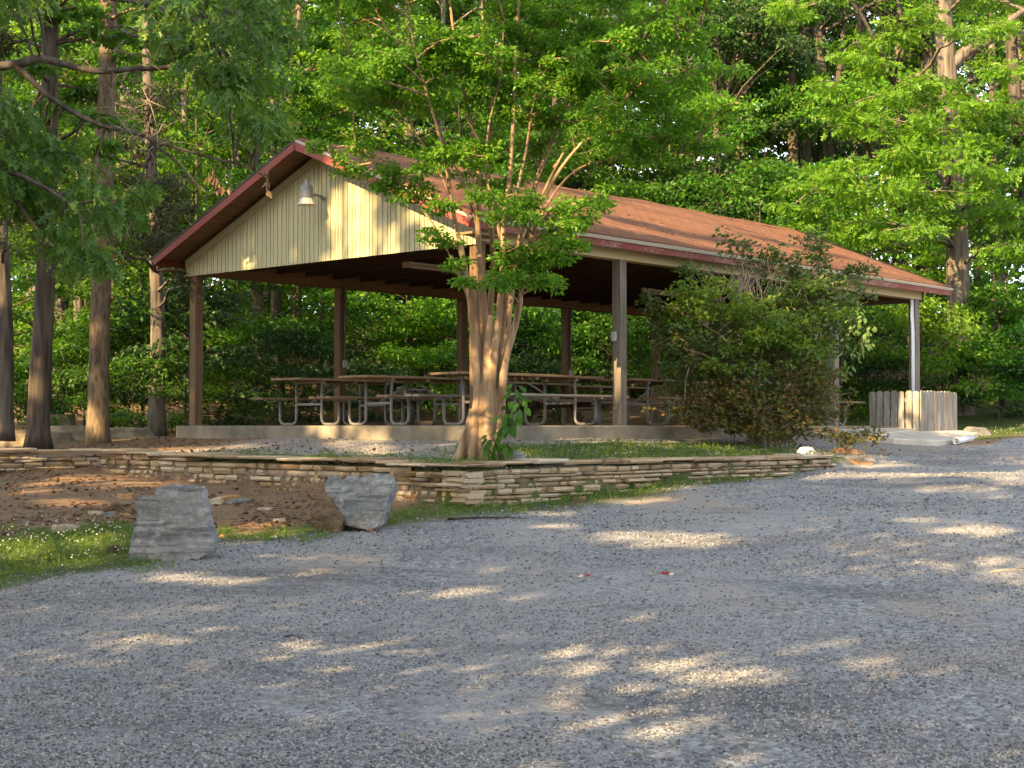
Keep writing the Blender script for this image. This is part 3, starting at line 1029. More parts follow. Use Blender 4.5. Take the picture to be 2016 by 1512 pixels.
o = rocky('brown_block', [notch(614, 1036, -.06), notch(612, 1008, -.06), notch(620, 986, -.02), notch(634, 976, 0), notch(648, 982, 0), notch(662, 1002, -.04), notch(672, 1024, -.1), notch(668, 1048, -.14), notch(640, 1050, -.1)], Vector((.12, .42, .04)), 'brownrock', .013, .024, 4, None, .2, 6)
o.parent = e; o.location = o.location - e.location

def flat_rock(px, py, D, w, d, h, mat, label, rz=0., tilt=0., seed=1, name='flat_stone', zoff=0.0, cat='stone', group=None, taper=.18):
    rn = random.Random(seed)
    n = 7
    p = at(px, py, D)
    z = H(p.x, p.y)
    out = []
    for i in range(n):
        a = 2 * math.pi * i / n + rn.uniform(-.3, .3)
        r = rn.uniform(.7, 1.05)
        out.append(Vector((math.cos(a) * w / 2 * r, math.sin(a) * d / 2 * r, 0)))
    rot = Matrix.Rotation(rz, 3, 'Z')
    tl = Matrix.Rotation(tilt, 3, 'Y')
    out = [rot @ (tl @ q) + Vector((p.x, p.y, z - .02 + zoff)) for q in out]
    o = rocky(name, out, Vector((0, 0, h + .02)), mat, max(.009, min(w, d) / 26), min(h, .05) * .28, 7, None, taper, seed)
    tag(o, label, cat, group)
    return o
flat_rock(1586, 886, 21.0, .40, .28, .09, 'white_rock', 'rounded white rock resting on the right end of the stacked wall', 0, 0, 2, 'white_rock', taper=.5)
flat_rock(1672, 892, 21.6, .62, .45, .06, 'flag_orange', 'large rust-stained flagstone at the right end of the stacked wall', .3, .12, 3)
flat_rock(1690, 903, 20.9, .55, .35, .05, 'flag_orange', 'tilted orange flagstone sliding off the end of the wall', -.3, .2, 5)
flat_rock(1590, 880, 22.0, .30, .2, .07, 'limestone', 'small grey stone half hidden behind the white rock', 0, 0, 12)
flat_rock(1312, 893, 17.8, .26, .16, .03, 'flag_orange', 'thin tan flagstone lying in the clover above the wall', .2, 0, 7)
flat_rock(1012, 897, 16.2, .34, .3, .13, 'limestone', 'grey rock beside the foot of the crape myrtle', .5, .1, 8, 'grey_rock', taper=.5)
flat_rock(1920, 853, 28.6, .95, .55, .15, 'darkstone', 'low grey boulder right of the picket enclosure', .1, .06, 9, 'grey_boulder', taper=.45)
flat_rock(130, 1028, 13.3, .34, .2, .05, 'flag_pale', 'pale pointed flagstone on the dirt above the clover', .4, .1, 21)
flat_rock(245, 960, 16.3, .26, .18, .05, 'flag_orange', 'tan flagstone on the dirt left of the standing stone top', .1, 0, 22)
flat_rock(190, 1000, 14.3, .24, .14, .03, 'flag_pale', 'thin pale flagstone among chips on the dirt', .3, .1, 23)
flat_rock(228, 990, 14.7, .14, .10, .07, 'brownrock', 'small blocky brown stone on the dirt', 0, 0, 24)
flat_rock(212, 1006, 14.1, .12, .09, .05, 'limestone', 'small grey chip of stone on the dirt', 0, 0, 25)
flat_rock(246, 1001, 14.2, .16, .1, .03, 'flag_orange', 'small tan flake beside the standing stone', .2, 0, 26)
flat_rock(420, 978, 15.7, .26, .16, .05, 'flag_pale', 'pale slab leaning on rubble right of the standing stone', .5, -.2, 27)
flat_rock(450, 970, 16.0, .36, .16, .06, 'flag_orange', 'long tan slab under the low stacked wall', .5, -.1, 28)
flat_rock(470, 975, 15.8, .40, .08, .04, 'bench_grey' if False else 'limestone', 'narrow grey stone in front of the long tan slab', .55, 0, 29)
flat_rock(548, 1015, 14.2, .18, .1, .03, 'flag_pale', 'thin stone half sunk in dirt between the two boulders', 0, 0, 30)
flat_rock(432, 1052, 12.9, .2, .12, .025, 'flag_orange', 'flat rusty stone just right of the standing stone', .1, 0, 31)
flat_rock(222, 1104, 11.7, .16, .12, .05, 'brownrock', 'low brown stone at the left foot of the standing stone', .1, 0, 32)
flat_rock(520, 994, 15.0, .2, .12, .02, 'flag_pale', 'very thin stone flush with the dirt left of the notched boulder', .4, 0, 33)
flat_rock(1140, 985, 15.9, .0 + .3, .1, .05, 'brownrock', 'dark stone bedded at the foot of the long wall', .7, 0, 34)
# rock ledges under the left trees
for k_, (px, py, D, w, d, h, rz, lab) in enumerate([
    (60, 872, 24.0, 1.5, .9, .24, .2, 'broad mossy ledge of rock left of the two big trunks'),
    (140, 868, 24.6, 1.2, .8, .26, -.2, 'pitted rock ledge between the two big trunks'),
    (245, 862, 25.0, 1.5, .8, .18, .1, 'sunlit tan rock ledge right of the smooth brown trunk'),
    (110, 848, 27.0, .9, .6, .40, .3, 'grey rock standing behind the ledges')]):
    flat_rock(px, py, D, w, d, h, 'ledge', lab, rz, 0, 40 + k_, 'rock_ledge', cat='rock', group='rock ledges under the trees', zoff=-.03)

# white pipe lying on the gravel
p = at(1882, 880, 25.3); z = H(p.x, p.y)
e = tag(empty('drain_pipe', (p.x, p.y, z + .07), 0), 'white plastic drain pipe lying on the gravel by the apron', 'pipe')
mb = MB()
A = Vector((0, 0, 0)); B = Vector((.55, .95, .04))
d = (B - A).normalized(); n = 20
x = d.cross(Vector((0, 0, 1))).normalized(); y = x.cross(d)
vs, fs = [], []
for r, q in ((.050, A), (.058, A), (.058, B), (.050, B)):
    for k in range(n): vs.append(q + x * (r * math.cos(2 * math.pi * k / n)) + y * (r * math.sin(2 * math.pi * k / n)))
for i in range(3):
    for k in range(n): fs.append((i * n + k, i * n + (k + 1) % n, (i + 1) * n + (k + 1) % n, (i + 1) * n + k))
for k in range(n): fs.append((k, (k + 1) % n, 3 * n + (k + 1) % n, 3 * n + k))
mb.add(vs, fs, True); mb.build('pipe_body', M['pvc_white'], e)

# ------------------------------------------------------------------ dry stacked stone wall
def wall_mesh(poly_st, top_fn, rnd):
    mb = MB(); cap = MB()
    pts = [pav(s, t_) for s, t_ in poly_st]
    for (a, b), tf in zip(zip(pts[:-1], pts[1:]), top_fn):
        d = (b - a); L_ = d.length; d.normalize()
        out = Vector((d.y, -d.x, 0))
        # outward is towards lower ground
        m_ = (a + b) / 2
        if in_terrace(*[np.array([q]) for q in to_st(m_.x + out.x * .5, m_.y + out.y * .5)])[0]: out = -out
        z = -1.25
        base_course = True
        while z < -.25:
            h = rnd.uniform(.034, .078)
            u = -rnd.uniform(.0, .12)
            while u < L_ + .05:
                ln = rnd.uniform(.10, .40) * (1.0 if h > .035 else 1.15)
                u1 = min(u + ln, L_ + .06)
                uc = (u + u1) / 2
                zt = tf(uc / L_)
                pc = a + d * max(0, min(uc, L_))
                zl = H(pc.x + out.x * .3, pc.y + out.y * .3)
                if z + h < zt - .02 and z + h > zl - .10 and u1 - u > .05:
                    pr = .05 + rnd.uniform(-.05, .05)
                    stone_slab(mb, a, d, out, u + .007, u1 - .007, z + rnd.uniform(-.006, .004), z + h - .009 + rnd.uniform(-.004, .006), pr, .22, rnd)
                u = u1
            z += h
        u = -.03
        while u < L_ + .02:                        # cap stones
            ln = rnd.uniform(.3, .75)
            u1 = min(u + ln, L_ + .05)
            zt = tf((u + u1) / 2 / L_)
            pc = a + d * max(0, min((u + u1) / 2, L_))
            zl = H(pc.x + out.x * .3, pc.y + out.y * .3)
            if zt > zl + .0 and u1 - u > .08:
                hh = rnd.uniform(.03, .055)
                stone_slab(cap, a, d, out, u + .006, u1 - .006, zt - .02 + rnd.uniform(-.008, .008), zt + hh - .02 + rnd.uniform(-.006, .012), .09 + rnd.uniform(-.03, .06), .34, rnd)
            u = u1
    return mb, cap

def stone_slab(mb, a, d, out, u0, u1, z0, z1, pr, dep, rnd):
    """irregular slab with a broken face: a small polygon pushed back into the wall"""
    k = 3 if u1 - u0 > .2 else 2
    front = []
    for i in range(k + 1):
        u = u0 + (u1 - u0) * i / k
        o = pr + rnd.uniform(-.018, .012)
        if i in (0, k): o -= rnd.uniform(.004, .022)
        front.append((u, o))
    vs = []
    zc = (z0 + z1) / 2
    hh = (z1 - z0) / 2
    for zz, inset in ((z0 + hh * .12, .012), (zc + rnd.uniform(-.3, .3) * hh, -.004), (z1 - hh * .12, .010)):
        for u, o in front:
            zj = rnd.uniform(-.12, .12) * hh
            q = a + d * u + out * (o - inset + rnd.uniform(-.004, .004))
            vs.append((q.x, q.y, zz + zj))
    nb_ = len(vs)
    for zz in (z0, z1):
        for u in (u0, u1):
            q = a + d * u + out * (-dep)
            vs.append((q.x, q.y, zz))
    n = k + 1
    fs = []
    for r_ in range(2):
        for i in range(k):
            fs.append((r_ * n + i, r_ * n + i + 1, (r_ + 1) * n + i + 1, (r_ + 1) * n + i))
    b00, b01, b10, b11 = nb_, nb_ + 1, nb_ + 2, nb_ + 3
    fs.append(tuple([2 * n + i for i in range(n)] + [b11, b10]))
    fs.append(tuple([i for i in range(n - 1, -1, -1)] + [b00, b01]))
    fs.append((0, n, 2 * n, b10, b00))
    fs.append((k, b01, b11, 2 * n + k, n + k))
    mb.add(vs, fs)

rw = random.Random(8)
e = tag(empty('stacked_stone_wall', pav(-3.3, -2.9, -.9)), 'low dry stacked sandstone wall holding up the terrace', 'stone wall')
def shift(mb, loc):
    mb.v = [(x - loc.x, y - loc.y, z - loc.z) for x, y, z in mb.v]
tops = [lambda u: -.43 - .01 * math.sin(u * 9), lambda u: -.405, lambda u: -.40, lambda u: -.395 + .03 * u, lambda u: -.35 + .02 * u, lambda u: -.335, lambda u: -.32]
tops[0] = lambda u: -.425 + .03 * u + .008 * math.sin(u * 17)
mb, cap = wall_mesh(WALL, tops, rw)
shift(mb, e.location); shift(cap, e.location)
mb.build('wall_face', M['stacked_stone'], e)
cap.build('cap_course', M['stacked_stone'], e)

# ------------------------------------------------------------------ vegetation builders
def skeleton(seed, height, r0, crown_lo, spread, n_limb, lean=.03, up=.35, sub=5, tip_r=.55, trunk_top=.12, sides=9):
    rd_ = random.Random(seed)
    mb = MB()
    pts, rad = [], []
    x = y = 0.0
    n = 14
    lx, ly = rd_.uniform(-lean, lean), rd_.uniform(-lean, lean)
    for i in range(n + 1):
        f = i / n
        pts.append(Vector((x, y, f * height - .25 * (i == 0))))
        rad.append(r0 * ((1 - f) * (1 - trunk_top) + trunk_top) * (1.28 if i == 0 else 1.0))
        x += (lx + rd_.uniform(-.02, .02)) * height / n; y += (ly + rd_.uniform(-.02, .02)) * height / n
    mb.tube(pts, rad, sides, .05)
    cen, cr = [], []
    az = rd_.uniform(0, 6.28)
    for k in range(n_limb):
        f = (k + .5) / n_limb
        z = crown_lo + (height * .98 - crown_lo) * f
        zi = min(int(z / height * n), n - 1); fr = z / height * n - zi
        base = pts[zi].lerp(pts[zi + 1], fr)
        rl = rad[zi] * .42
        shape = max(.25, 1 - ((f - .38) / .72) ** 2)
        ln = spread * shape * rd_.uniform(.7, 1.1)
        az += 2.4 + rd_.uniform(-.4, .4)
        u = up * rd_.uniform(.3, 1.5) + .5 * f
        d = Vector((math.cos(az), math.sin(az), u)).normalized()
        bp, br = [base], [rl]
        p = base.copy()
        for j in range(5):
            d = (d + Vector((rd_.uniform(-.16, .16), rd_.uniform(-.16, .16), rd_.uniform(-.16, .06)))).normalized()
            p = p + d * ln / 5
            bp.append(p.copy()); br.append(rl * (1 - .8 * (j + 1) / 5) + .004)
        mb.tube(bp, br, 5, 0, False)
        for j in range(sub):
            g = .35 + .65 * j / max(1, sub - 1)
            ji = min(int(g * 5), 4); q = bp[ji].lerp(bp[ji + 1], g * 5 - ji)
            side = d.cross(Vector((0, 0, 1))).normalized() * (1 if j % 2 else -1)
            dd = (d * .6 + side * rd_.uniform(.4, 1.0) + Vector((0, 0, rd_.uniform(-.15, .3)))).normalized()
            sl_ = ln * rd_.uniform(.18, .36)
            e_ = q + dd * sl_
            mb.tube([q, q.lerp(e_, .5) + Vector((0, 0, .03 * sl_)), e_], [.012 + rl * .15, .009, .004], 4, 0, False)
            cen.append(e_); cr.append(tip_r * rd_.uniform(.6, 1.25))
        cen.append(bp[-1]); cr.append(tip_r * rd_.uniform(.8, 1.2))
    return mb, np.array([list(c) for c in cen]), np.array(cr)

PROTO = {}
def proto(key, seed, nleaf, size, flat=.32, droop=.3, tpl=LEAF, up=.9, **kw):
    mb, cen, cr = skeleton(seed, **kw)
    rg = np.random.default_rng(seed)
    w = cr ** 2
    cnt = np.maximum(1, (nleaf * w / w.sum()).astype(int))
    P = cluster_leaves(cen, cr, cnt, rg, flat, droop, size, up)
    tm = mb.mesh('trunk')
    lm = leaf_mesh('crown', P[0], P[1], P[2], P[3], tpl)
    PROTO[key] = (tm, lm)

proto('tall_a', 21, 14500, (.10, .17), height=19, r0=.19, crown_lo=3.6, spread=3.7, n_limb=26, tip_r=.55)
proto('tall_b', 22, 15500, (.09, .15), height=21, r0=.24, crown_lo=5.0, spread=4.2, n_limb=26, tip_r=.6)
proto('tall_c', 23, 12500, (.11, .17), height=17, r0=.14, crown_lo=2.8, spread=3.2, n_limb=24, tip_r=.52)
proto('under_a', 31, 8500, (.08, .13), flat=.22, height=7.5, r0=.055, crown_lo=1.2, spread=2.5, n_limb=22, tip_r=.6, up=1.3)
proto('under_b', 32, 7500, (.09, .14), flat=.22, height=5.5, r0=.045, crown_lo=.8, spread=2.2, n_limb=20, tip_r=.55, up=1.3)
proto('shrub_a', 41, 4200, (.07, .12), flat=.4, height=2.0, r0=.022, crown_lo=.25, spread=1.3, n_limb=16, tip_r=.38)
proto('shrub_b', 42, 3600, (.06, .10), flat=.4, height=1.3, r0=.018, crown_lo=.12, spread=1.2, n_limb=14, tip_r=.34)

def plant(key, name, label, cat, loc, mat, bark, group=None, rz=0., scale=1.0, zs=1.0, parts=('trunk', 'crown')):
    tm, lm = PROTO[key]
    e = empty(name, loc, rz)
    e.scale = (scale, scale, scale * zs)
    tag(e, label, cat, group)
    for nm_, me, m in ((parts[0], tm, bark), (parts[1], lm, mat)):
        o = bpy.data.objects.new(nm_, me)
        if not me.materials: me.materials.append(M[m])
        COL.objects.link(o)
        o.parent = e
        o.material_slots[0].link = 'OBJECT'
        o.material_slots[0].material = M[m]
    return e

ANCH = [(-60, 'at the left edge of the wood'), (60, 'behind the leftmost dark trunk'), (150, 'in the gap between the two big left trunks'), (255, 'between the tan trunk and the rough trunk'), (345, 'just left of the front corner post'),
        (455, 'seen right of the front left corner post'), (580, 'left of the conduit post'), (760, 'seen between the second and third rear posts'), (850, 'near the third rear post'), (985, 'behind the crape myrtle trunk'),
        (1060, 'left of the fourth rear post'), (1180, 'seen beside the weathered front post'), (1330, 'behind the last rear post'), (1450, 'behind the big shrub and above the roof'), (1560, 'beyond the back end of the ridge'),
        (1680, 'beyond the lower right roof slope'), (1780, 'behind the picket enclosure'), (1940, 'just right of the big right oak'), (2060, 'at the right edge of the wood')]
rt = random.Random(77)
for row, (D0, keys, word) in enumerate(((35.5, ('tall_c', 'tall_a'), 'front-row'), (42, ('tall_a', 'tall_b'), 'second-row'), (50, ('tall_b', 'tall_a'), 'far'), (58, ('tall_a', 'tall_b'), 'farthest'))):
    for k, (px, wh) in enumerate(ANCH):
        if row == 0 and (k % 2 == 1 or px > 1500): continue
        D = D0 + rt.uniform(-2.2, 2.2)
        x = (px + rt.uniform(-35, 35) - CX) / F * D
        s_, t_ = to_st(x, D)
        if -2 < s_ < PL + 4 and -3 < t_ < PW + 4: D += 7; x = (px - CX) / F * D
        mat = rt.choice(['leaf_bright', 'leaf_mid', 'leaf_mid', 'leaf_dark', 'leaf_bright'] if px > 1400 or row else ['leaf_mid', 'leaf_bright', 'leaf_mid'])
        tone = {'leaf_bright': 'bright green', 'leaf_mid': 'mid green', 'leaf_dark': 'dark green'}[mat]
        plant(keys[(k + row) % 2], 'forest_tree', f'{word} {tone} woodland tree {wh}', 'tree', (x, D, H(x, D) - .1), mat, rt.choice(['bark_grey', 'bark_dark', 'bark_grey']),
              'woodland trees behind the shelter', rt.uniform(0, 6.28), rt.uniform(.88, 1.12), rt.uniform(.95, 1.1))
for row, (D0, word) in enumerate(((33.0, 'nearer'), (38.5, 'deeper'))):
    for k, (px, wh) in enumerate(ANCH):
        D = D0 + rt.uniform(-1.2, 1.5)
        if row == 0 and px > 1500: continue
        if 1000 < px < 1750 and row == 0: D += 2.5
        if px < 380 and row == 0: D = 27.5 + rt.uniform(0, 2.5)
        x = (px + 50 + rt.uniform(-30, 30) - CX) / F * D
        s_, t_ = to_st(x, D)
        if -2 < s_ < PL + 3.2 and -3 < t_ < PW + 3.2: D += 4; x = (px + 50 - CX) / F * D
        mat = rt.choice(['leaf_mid', 'leaf_bright', 'leaf_mid'])
        plant(('under_a', 'under_b')[(k + row) % 2], 'understory_tree', f'{word} slim understory tree {wh}', 'young tree', (x, D, H(x, D) - .05), mat, 'bark_dark',
              'understory trees in the wood', rt.uniform(0, 6.28), rt.uniform(.85, 1.15), rt.uniform(.9, 1.15), ('stem', 'foliage'))
for row, (D0, word) in enumerate(((31.8, 'low leafy'), (35.5, 'broad leafy'))):
    for k, (px, wh) in enumerate(ANCH):
        D = D0 + rt.uniform(-.6, 1.2)
        if px < 400 and row == 0: D = 26.4 + rt.uniform(0, 1.5)
        x = (px + 20 + rt.uniform(-40, 40) - CX) / F * D
        s_, t_ = to_st(x, D)
        if -2 < s_ < PL + 2 and -3 < t_ < PW + 1.5: D += 3.4; x = (px + 20 - CX) / F * D
        mat = rt.choice(['leaf_mid', 'leaf_bright', 'leaf_dark', 'leaf_mid'])
        plant(('shrub_a', 'shrub_b')[(k + row) % 2], 'forest_shrub', f'{word} undergrowth bush {wh}', 'bush', (x, D, H(x, D) - .05), mat, 'bark_dark',
              'bushes of the forest floor', rt.uniform(0, 6.28), rt.uniform(.8, 1.2), rt.uniform(.8, 1.2), ('stem', 'foliage'))

# far-off wood: reads as one mass
rg = np.random.default_rng(5)
n = 150000
fx = rg.uniform(-55, 60, n); fy = rg.uniform(60, 84, n) + .004 * fx ** 2
fz = height(fx, fy) + rg.random(n) ** 1.15 * (23 + 4 * np.sin(fx * .35) + 3 * np.sin(fx * .9 + 1))
ax = rg.normal(size=(n, 3)); nor = rg.normal(size=(n, 3)); nor[:, 2] += .6
me = leaf_mesh('far_wood', np.stack([fx, fy, fz], -1), ax, nrm(nor), rg.uniform(.26, .52, n), LEAF)
tag(link_mesh('far_wood', me, M['leaf_mid']), 'distant mass of sunlit leaves closing the back of the wood', 'wood', kind='stuff')

# ------------------------------------------------------------------ individual trees
def pix_path(pts, D):
    """pts: (px, py[, dD]) -> world"""
    return [at(p[0], p[1], D + (p[2] if len(p) > 2 else 0)) for p in pts]

def smooth_path(pts, sub=4):
    P = [np.array(p) for p in pts]
    P = [2 * P[0] - P[1]] + P + [2 * P[-1] - P[-2]]
    out = []
    for i in range(1, len(P) - 2):
        for k in range(sub):
            u = k / sub
            a, b, c, d = P[i - 1], P[i], P[i + 1], P[i + 2]
            out.append(.5 * ((2 * b) + (-a + c) * u + (2 * a - 5 * b + 4 * c - d) * u * u + (-a + 3 * b - 3 * c + d) * u ** 3))
    out.append(P[-2])
    return [Vector(p) for p in out]

def trunk_tube(mb, path, r0, r1, n=12, wob=.05, flare=1.35, sub=4):
    pts = smooth_path(path, sub)
    m = len(pts)
    rad = [(r0 + (r1 - r0) * i / (m - 1)) * (1 + (flare - 1) * math.exp(-i * 1.1)) for i in range(m)]
    mb.tube(pts, rad, n, wob)
    return pts

def branch_to(mb, start, end, r, rd_, sag=.05, n=5):
    a, b = Vector(start), Vector(end)
    pts = []
    ln = (b - a).length
    for i in range(n + 1):
        f = i / n
        p = a.lerp(b, f) + Vector((rd_.uniform(-1, 1), rd_.uniform(-1, 1), rd_.uniform(-1, 1))) * ln * .025 * (0 if i in (0, n) else 1)
        p.z += math.sin(f * math.pi) * ln * sag
        pts.append(p)
    mb.tube(pts, [r * (1 - .75 * i / n) + .003 for i in range(n + 1)], 6, 0, False)
    return pts

def make_tree(name, label, path, D, r0, r1, bark, pads, mat, nleaf, size, tpl=LEAF, seed=1, flat=.3, droop=.3, limbs=(), cat='tree', padr=.7, extra=None, up=.9, per_pad=4, spread_d=1.2):
    """a tree with its own trunk path; pads: (px, py, w, h, dD) foliage sprays given where they hang"""
    rd_ = random.Random(seed); rg = np.random.default_rng(seed)
    mb = MB()
    P = pix_path(path, D)
    tp = trunk_tube(mb, P, r0, r1)
    for lpath, lr in limbs:
        q = smooth_path(pix_path(lpath, D), 3)
        mb.tube(q, [lr * (1 - .7 * i / (len(q) - 1)) for i in range(len(q))], 8, .06, False)
        tp = tp + q
    cen, cr = [], []
    for pd in pads:
        px, py, w, h = pd[:4]
        dd = pd[4] if len(pd) > 4 else rd_.uniform(-spread_d, spread_d)
        c = at(px, py, D + dd)
        near = min(tp, key=lambda q: (q - c).length + max(0, q.z - c.z) * .8)
        branch_to(mb, near, c, min(.045, r0 * .2), rd_)
        wm = w / F * (D + dd); hm = h / F * (D + dd)
        for k in range(per_pad):
            q = c + Vector((rd_.uniform(-.4, .4) * wm, rd_.uniform(-.4, .4) * wm, rd_.uniform(-.35, .35) * hm))
            mb.tube([c, c.lerp(q, .5) + Vector((0, 0, .02)), q], [.012, .008, .004], 4, 0, False)
            cen.append(list(q)); cr.append(wm * rd_.uniform(.22, .36))
    e = empty(name, P[0])
    tag(e, label, cat)
    shift(mb, P[0])
    mb.build('trunk', M[bark], e)
    if cen:
        cen = np.array(cen) - np.array(P[0]); cr = np.array(cr)
        w = cr ** 2
        P2 = cluster_leaves(cen, cr, np.maximum(1, (nleaf * w / w.sum()).astype(int)), rg, flat, droop, size, up)
        link_mesh('crown', leaf_mesh('crown', *P2, tpl), M[mat], e)
    return e

def rand_pads(rd_, n, x0, x1, y0, y1, w=(60, 130), h=(30, 60), dd=(-1.5, 1.5)):
    return [(rd_.uniform(x0, x1), rd_.uniform(y0, y1), rd_.uniform(*w), rd_.uniform(*h), rd_.uniform(*dd)) for _ in range(n)]
rp = random.Random(15)
# the four big trunks on the left
make_tree('forest_tree', 'rough dark-barked tall tree second from the left edge', [(75, 885), (78, 760), (86, 620), (92, 480), (97, 250), (99, 90), (98, -150), (100, -400)], 22.0, .165, .10, 'bark_dark',
          rand_pads(rp, 22, -40, 260, -200, 330), 'leaf_mid', 5200, (.08, .13), seed=51)
make_tree('forest_tree', 'smooth tan-barked straight tree left of the shelter', [(193, 882), (194, 760), (197, 620), (202, 480), (206, 300), (212, 100), (215, -150), (220, -400)], 23.2, .168, .12, 'bark_tan',
          rand_pads(rp, 26, 80, 420, -250, 240), 'leaf_mid', 6000, (.08, .13), seed=52)
make_tree('cedar_tree', 'shaggy cedar with grey trunk and thin drooping brownish sprays beside the gable', [(307, 866), (309, 760), (311, 640), (306, 500), (298, 330), (290, 120), (286, -100)], 26.3, .155, .07, 'bark_grey',
          rand_pads(rp, 16, 215, 400, 395, 560, (60, 110), (40, 80), (-3.6, -1.0)) + rand_pads(rp, 16, 160, 330, 160, 420, (60, 110), (50, 90), (-2, .5)), 'needle', 9000, (.05, .11), SLIM, seed=53, flat=.6, droop=.5, up=.1)
make_tree('forest_tree', 'tall tree half cut off by the left edge of the photo', [(2, 868), (6, 760), (6, 620), (0, 480), (-8, 250), (-15, 0), (-20, -300)], 23.0, .17, .09, 'bark_grey',
          rand_pads(rp, 14, -80, 120, -100, 480), 'needle', 5200, (.05, .10), SLIM, seed=54, flat=.5)
make_tree('forest_tree', 'pale sunlit trunk behind the first picnic table', [(514, 812), (512, 720), (509, 640), (505, 560), (500, 400), (495, 200), (490, 0)], 33.5, .17, .10, 'bark_tan',
          rand_pads(rp, 12, 380, 640, 40, 330), 'leaf_mid', 4000, (.09, .14), seed=55)
make_tree('forest_tree', 'thin pale trunk left of the conduit post foot', [(596, 838), (592, 760), (590, 700), (586, 560), (590, 300), (588, 0)], 35.0, .12, .07, 'bark_tan',
          rand_pads(rp, 10, 520, 700, 20, 300), 'leaf_bright', 3400, (.09, .14), seed=56)
make_tree('forest_tree', 'slim trunk deep between the two big left trunks', [(112, 830), (116, 740), (120, 620), (122, 420), (128, 100), (130, -60)], 31.0, .13, .08, 'bark_grey',
          rand_pads(rp, 10, 40, 220, 0, 330), 'leaf_bright', 3400, (.09, .14), seed=57)
# big oak on the right
oak_pads = [(1640, 335, 150, 60), (1720, 310, 160, 60), (1800, 330, 150, 70), (1880, 312, 150, 60), (1950, 345, 150, 70), (1600, 385, 130, 60), (1560, 405, 90, 40), (1680, 395, 150, 60), (1765, 375, 140, 60), (1850, 375, 130, 60), (1930, 400, 120, 60),
            (1700, 195, 140, 60), (1760, 172, 130, 60), (1820, 192, 120, 60), (1870, 170, 90, 50), (1930, 225, 130, 70), (1680, 85, 120, 60), (1740, 62, 120, 60), (1720, 115, 130, 50), (1800, 40, 120, 60), (1985, 130, 110, 70), (2000, 420, 110, 60), (1990, 60, 110, 60),
            (1690, 455, 130, 50), (1770, 450, 130, 50), (1850, 440, 120, 50), (1610, 445, 100, 50), (1960, 290, 120, 50), (1660, 240, 120, 50), (1900, 60, 90, 50), (1640, 160, 90, 40), (1780, 240, 130, 60), (1860, 250, 130, 60), (1980, 480, 130, 60)]
make_tree('oak_tree', 'big grey-trunked oak right of the shelter with layered bright leaves', [(1895, 822), (1893, 792), (1890, 690), (1886, 560), (1882, 420), (1874, 280), (1864, 140), (1855, 0), (1848, -150), (1845, -350)], 33.6, .29, .18, 'bark_grey',
          [p + (rp.uniform(-3.2, -.6),) for p in oak_pads] + rand_pads(rp, 18, 1560, 2060, -220, 30, (90, 150), (50, 80), (-3, 3)), 'leaf_bright', 13000, (.13, .22), OAK, seed=61, flat=.28, droop=.35,
          limbs=[([(1872, 130), (1905, 100), (1955, 75), (1990, 40), (2030, 10)], .16), ([(1868, 200), (1835, 110 + 40), (1800, 150), (1760, 165)], .08), ([(1880, 400), (1840, 330), (1790, 330), (1720, 320)], .09), ([(1884, 420), (1930, 330), (1980, 330)], .08)], up=1.0)
make_tree('forest_tree', 'dark forked tree above the back end of the ridge', [(1640, 480), (1632, 400), (1626, 300), (1622, 230), (1612, 120), (1605, 0), (1600, -120)], 41.0, .30, .13, 'bark_dark', rand_pads(rp, 12, 1520, 1720, -60, 260), 'leaf_mid', 4200, (.10, .15), seed=62,
          limbs=[([(1626, 300), (1655, 265), (1690, 250), (1720, 215)], .12), ([(1624, 250), (1650, 160), (1660, 60), (1665, -60)], .11)])
make_tree('forest_tree', 'narrow pale forest trunk between the myrtle top and the forked tree', [(1566, 470), (1562, 340), (1558, 200), (1556, 60), (1552, -120)], 40.0, .14, .11, 'bark_tan', rand_pads(rp, 12, 1450, 1640, -80, 240), 'leaf_mid', 4200, (.10, .15), seed=63)
make_tree('forest_tree', 'crooked trunk right of the big oak near the photo edge', [(2030, 480), (2012, 320), (1998, 180), (1990, 60), (1985, -100)], 39.0, .19, .14, 'bark_dark', rand_pads(rp, 12, 1920, 2080, -60, 300), 'leaf_bright', 4200, (.10, .16), seed=64)
make_tree('forest_tree', 'tall trunk just left of the big oak top', [(1772, 480), (1770, 300), (1772, 150), (1768, 20), (1765, -100)], 44.0, .17, .12, 'bark_grey', rand_pads(rp, 12, 1680, 1860, -60, 240), 'leaf_bright', 4200, (.10, .16), seed=65)
make_tree('understory_tree', 'leafy understory tree with light edge right of the picket enclosure', [(1975, 800), (1970, 720), (1962, 640), (1955, 540)], 33.0, .07, .03, 'bark_dark',
          rand_pads(rp, 22, 1870, 2060, 560, 740, (80, 130), (30, 50)), 'leaf_mid', 7000, (.09, .15), seed=66, flat=.22, up=1.3)
make_tree('understory_tree', 'bright understory tree left of the big oak trunk', [(1800, 800), (1790, 640), (1780, 520), (1770, 460)], 38.0, .07, .03, 'bark_dark',
          rand_pads(rp, 20, 1640, 1880, 430, 560, (80, 130), (30, 50)), 'leaf_bright', 6500, (.09, .15), seed=67, flat=.22, up=1.3)
make_tree('evergreen_tree', 'dark glossy evergreen behind the middle of the roof', [(1420, 640), (1418, 500), (1415, 380), (1410, 240)], 38.5, .16, .08, 'bark_dark',
          rand_pads(rp, 30, 1330, 1530, 320, 500, (80, 120), (50, 80)) + rand_pads(rp, 22, 1380, 1560, 0, 120, (90, 130), (40, 70)), 'leaf_dark', 12000, (.10, .15), seed=68, flat=.45, droop=.5)

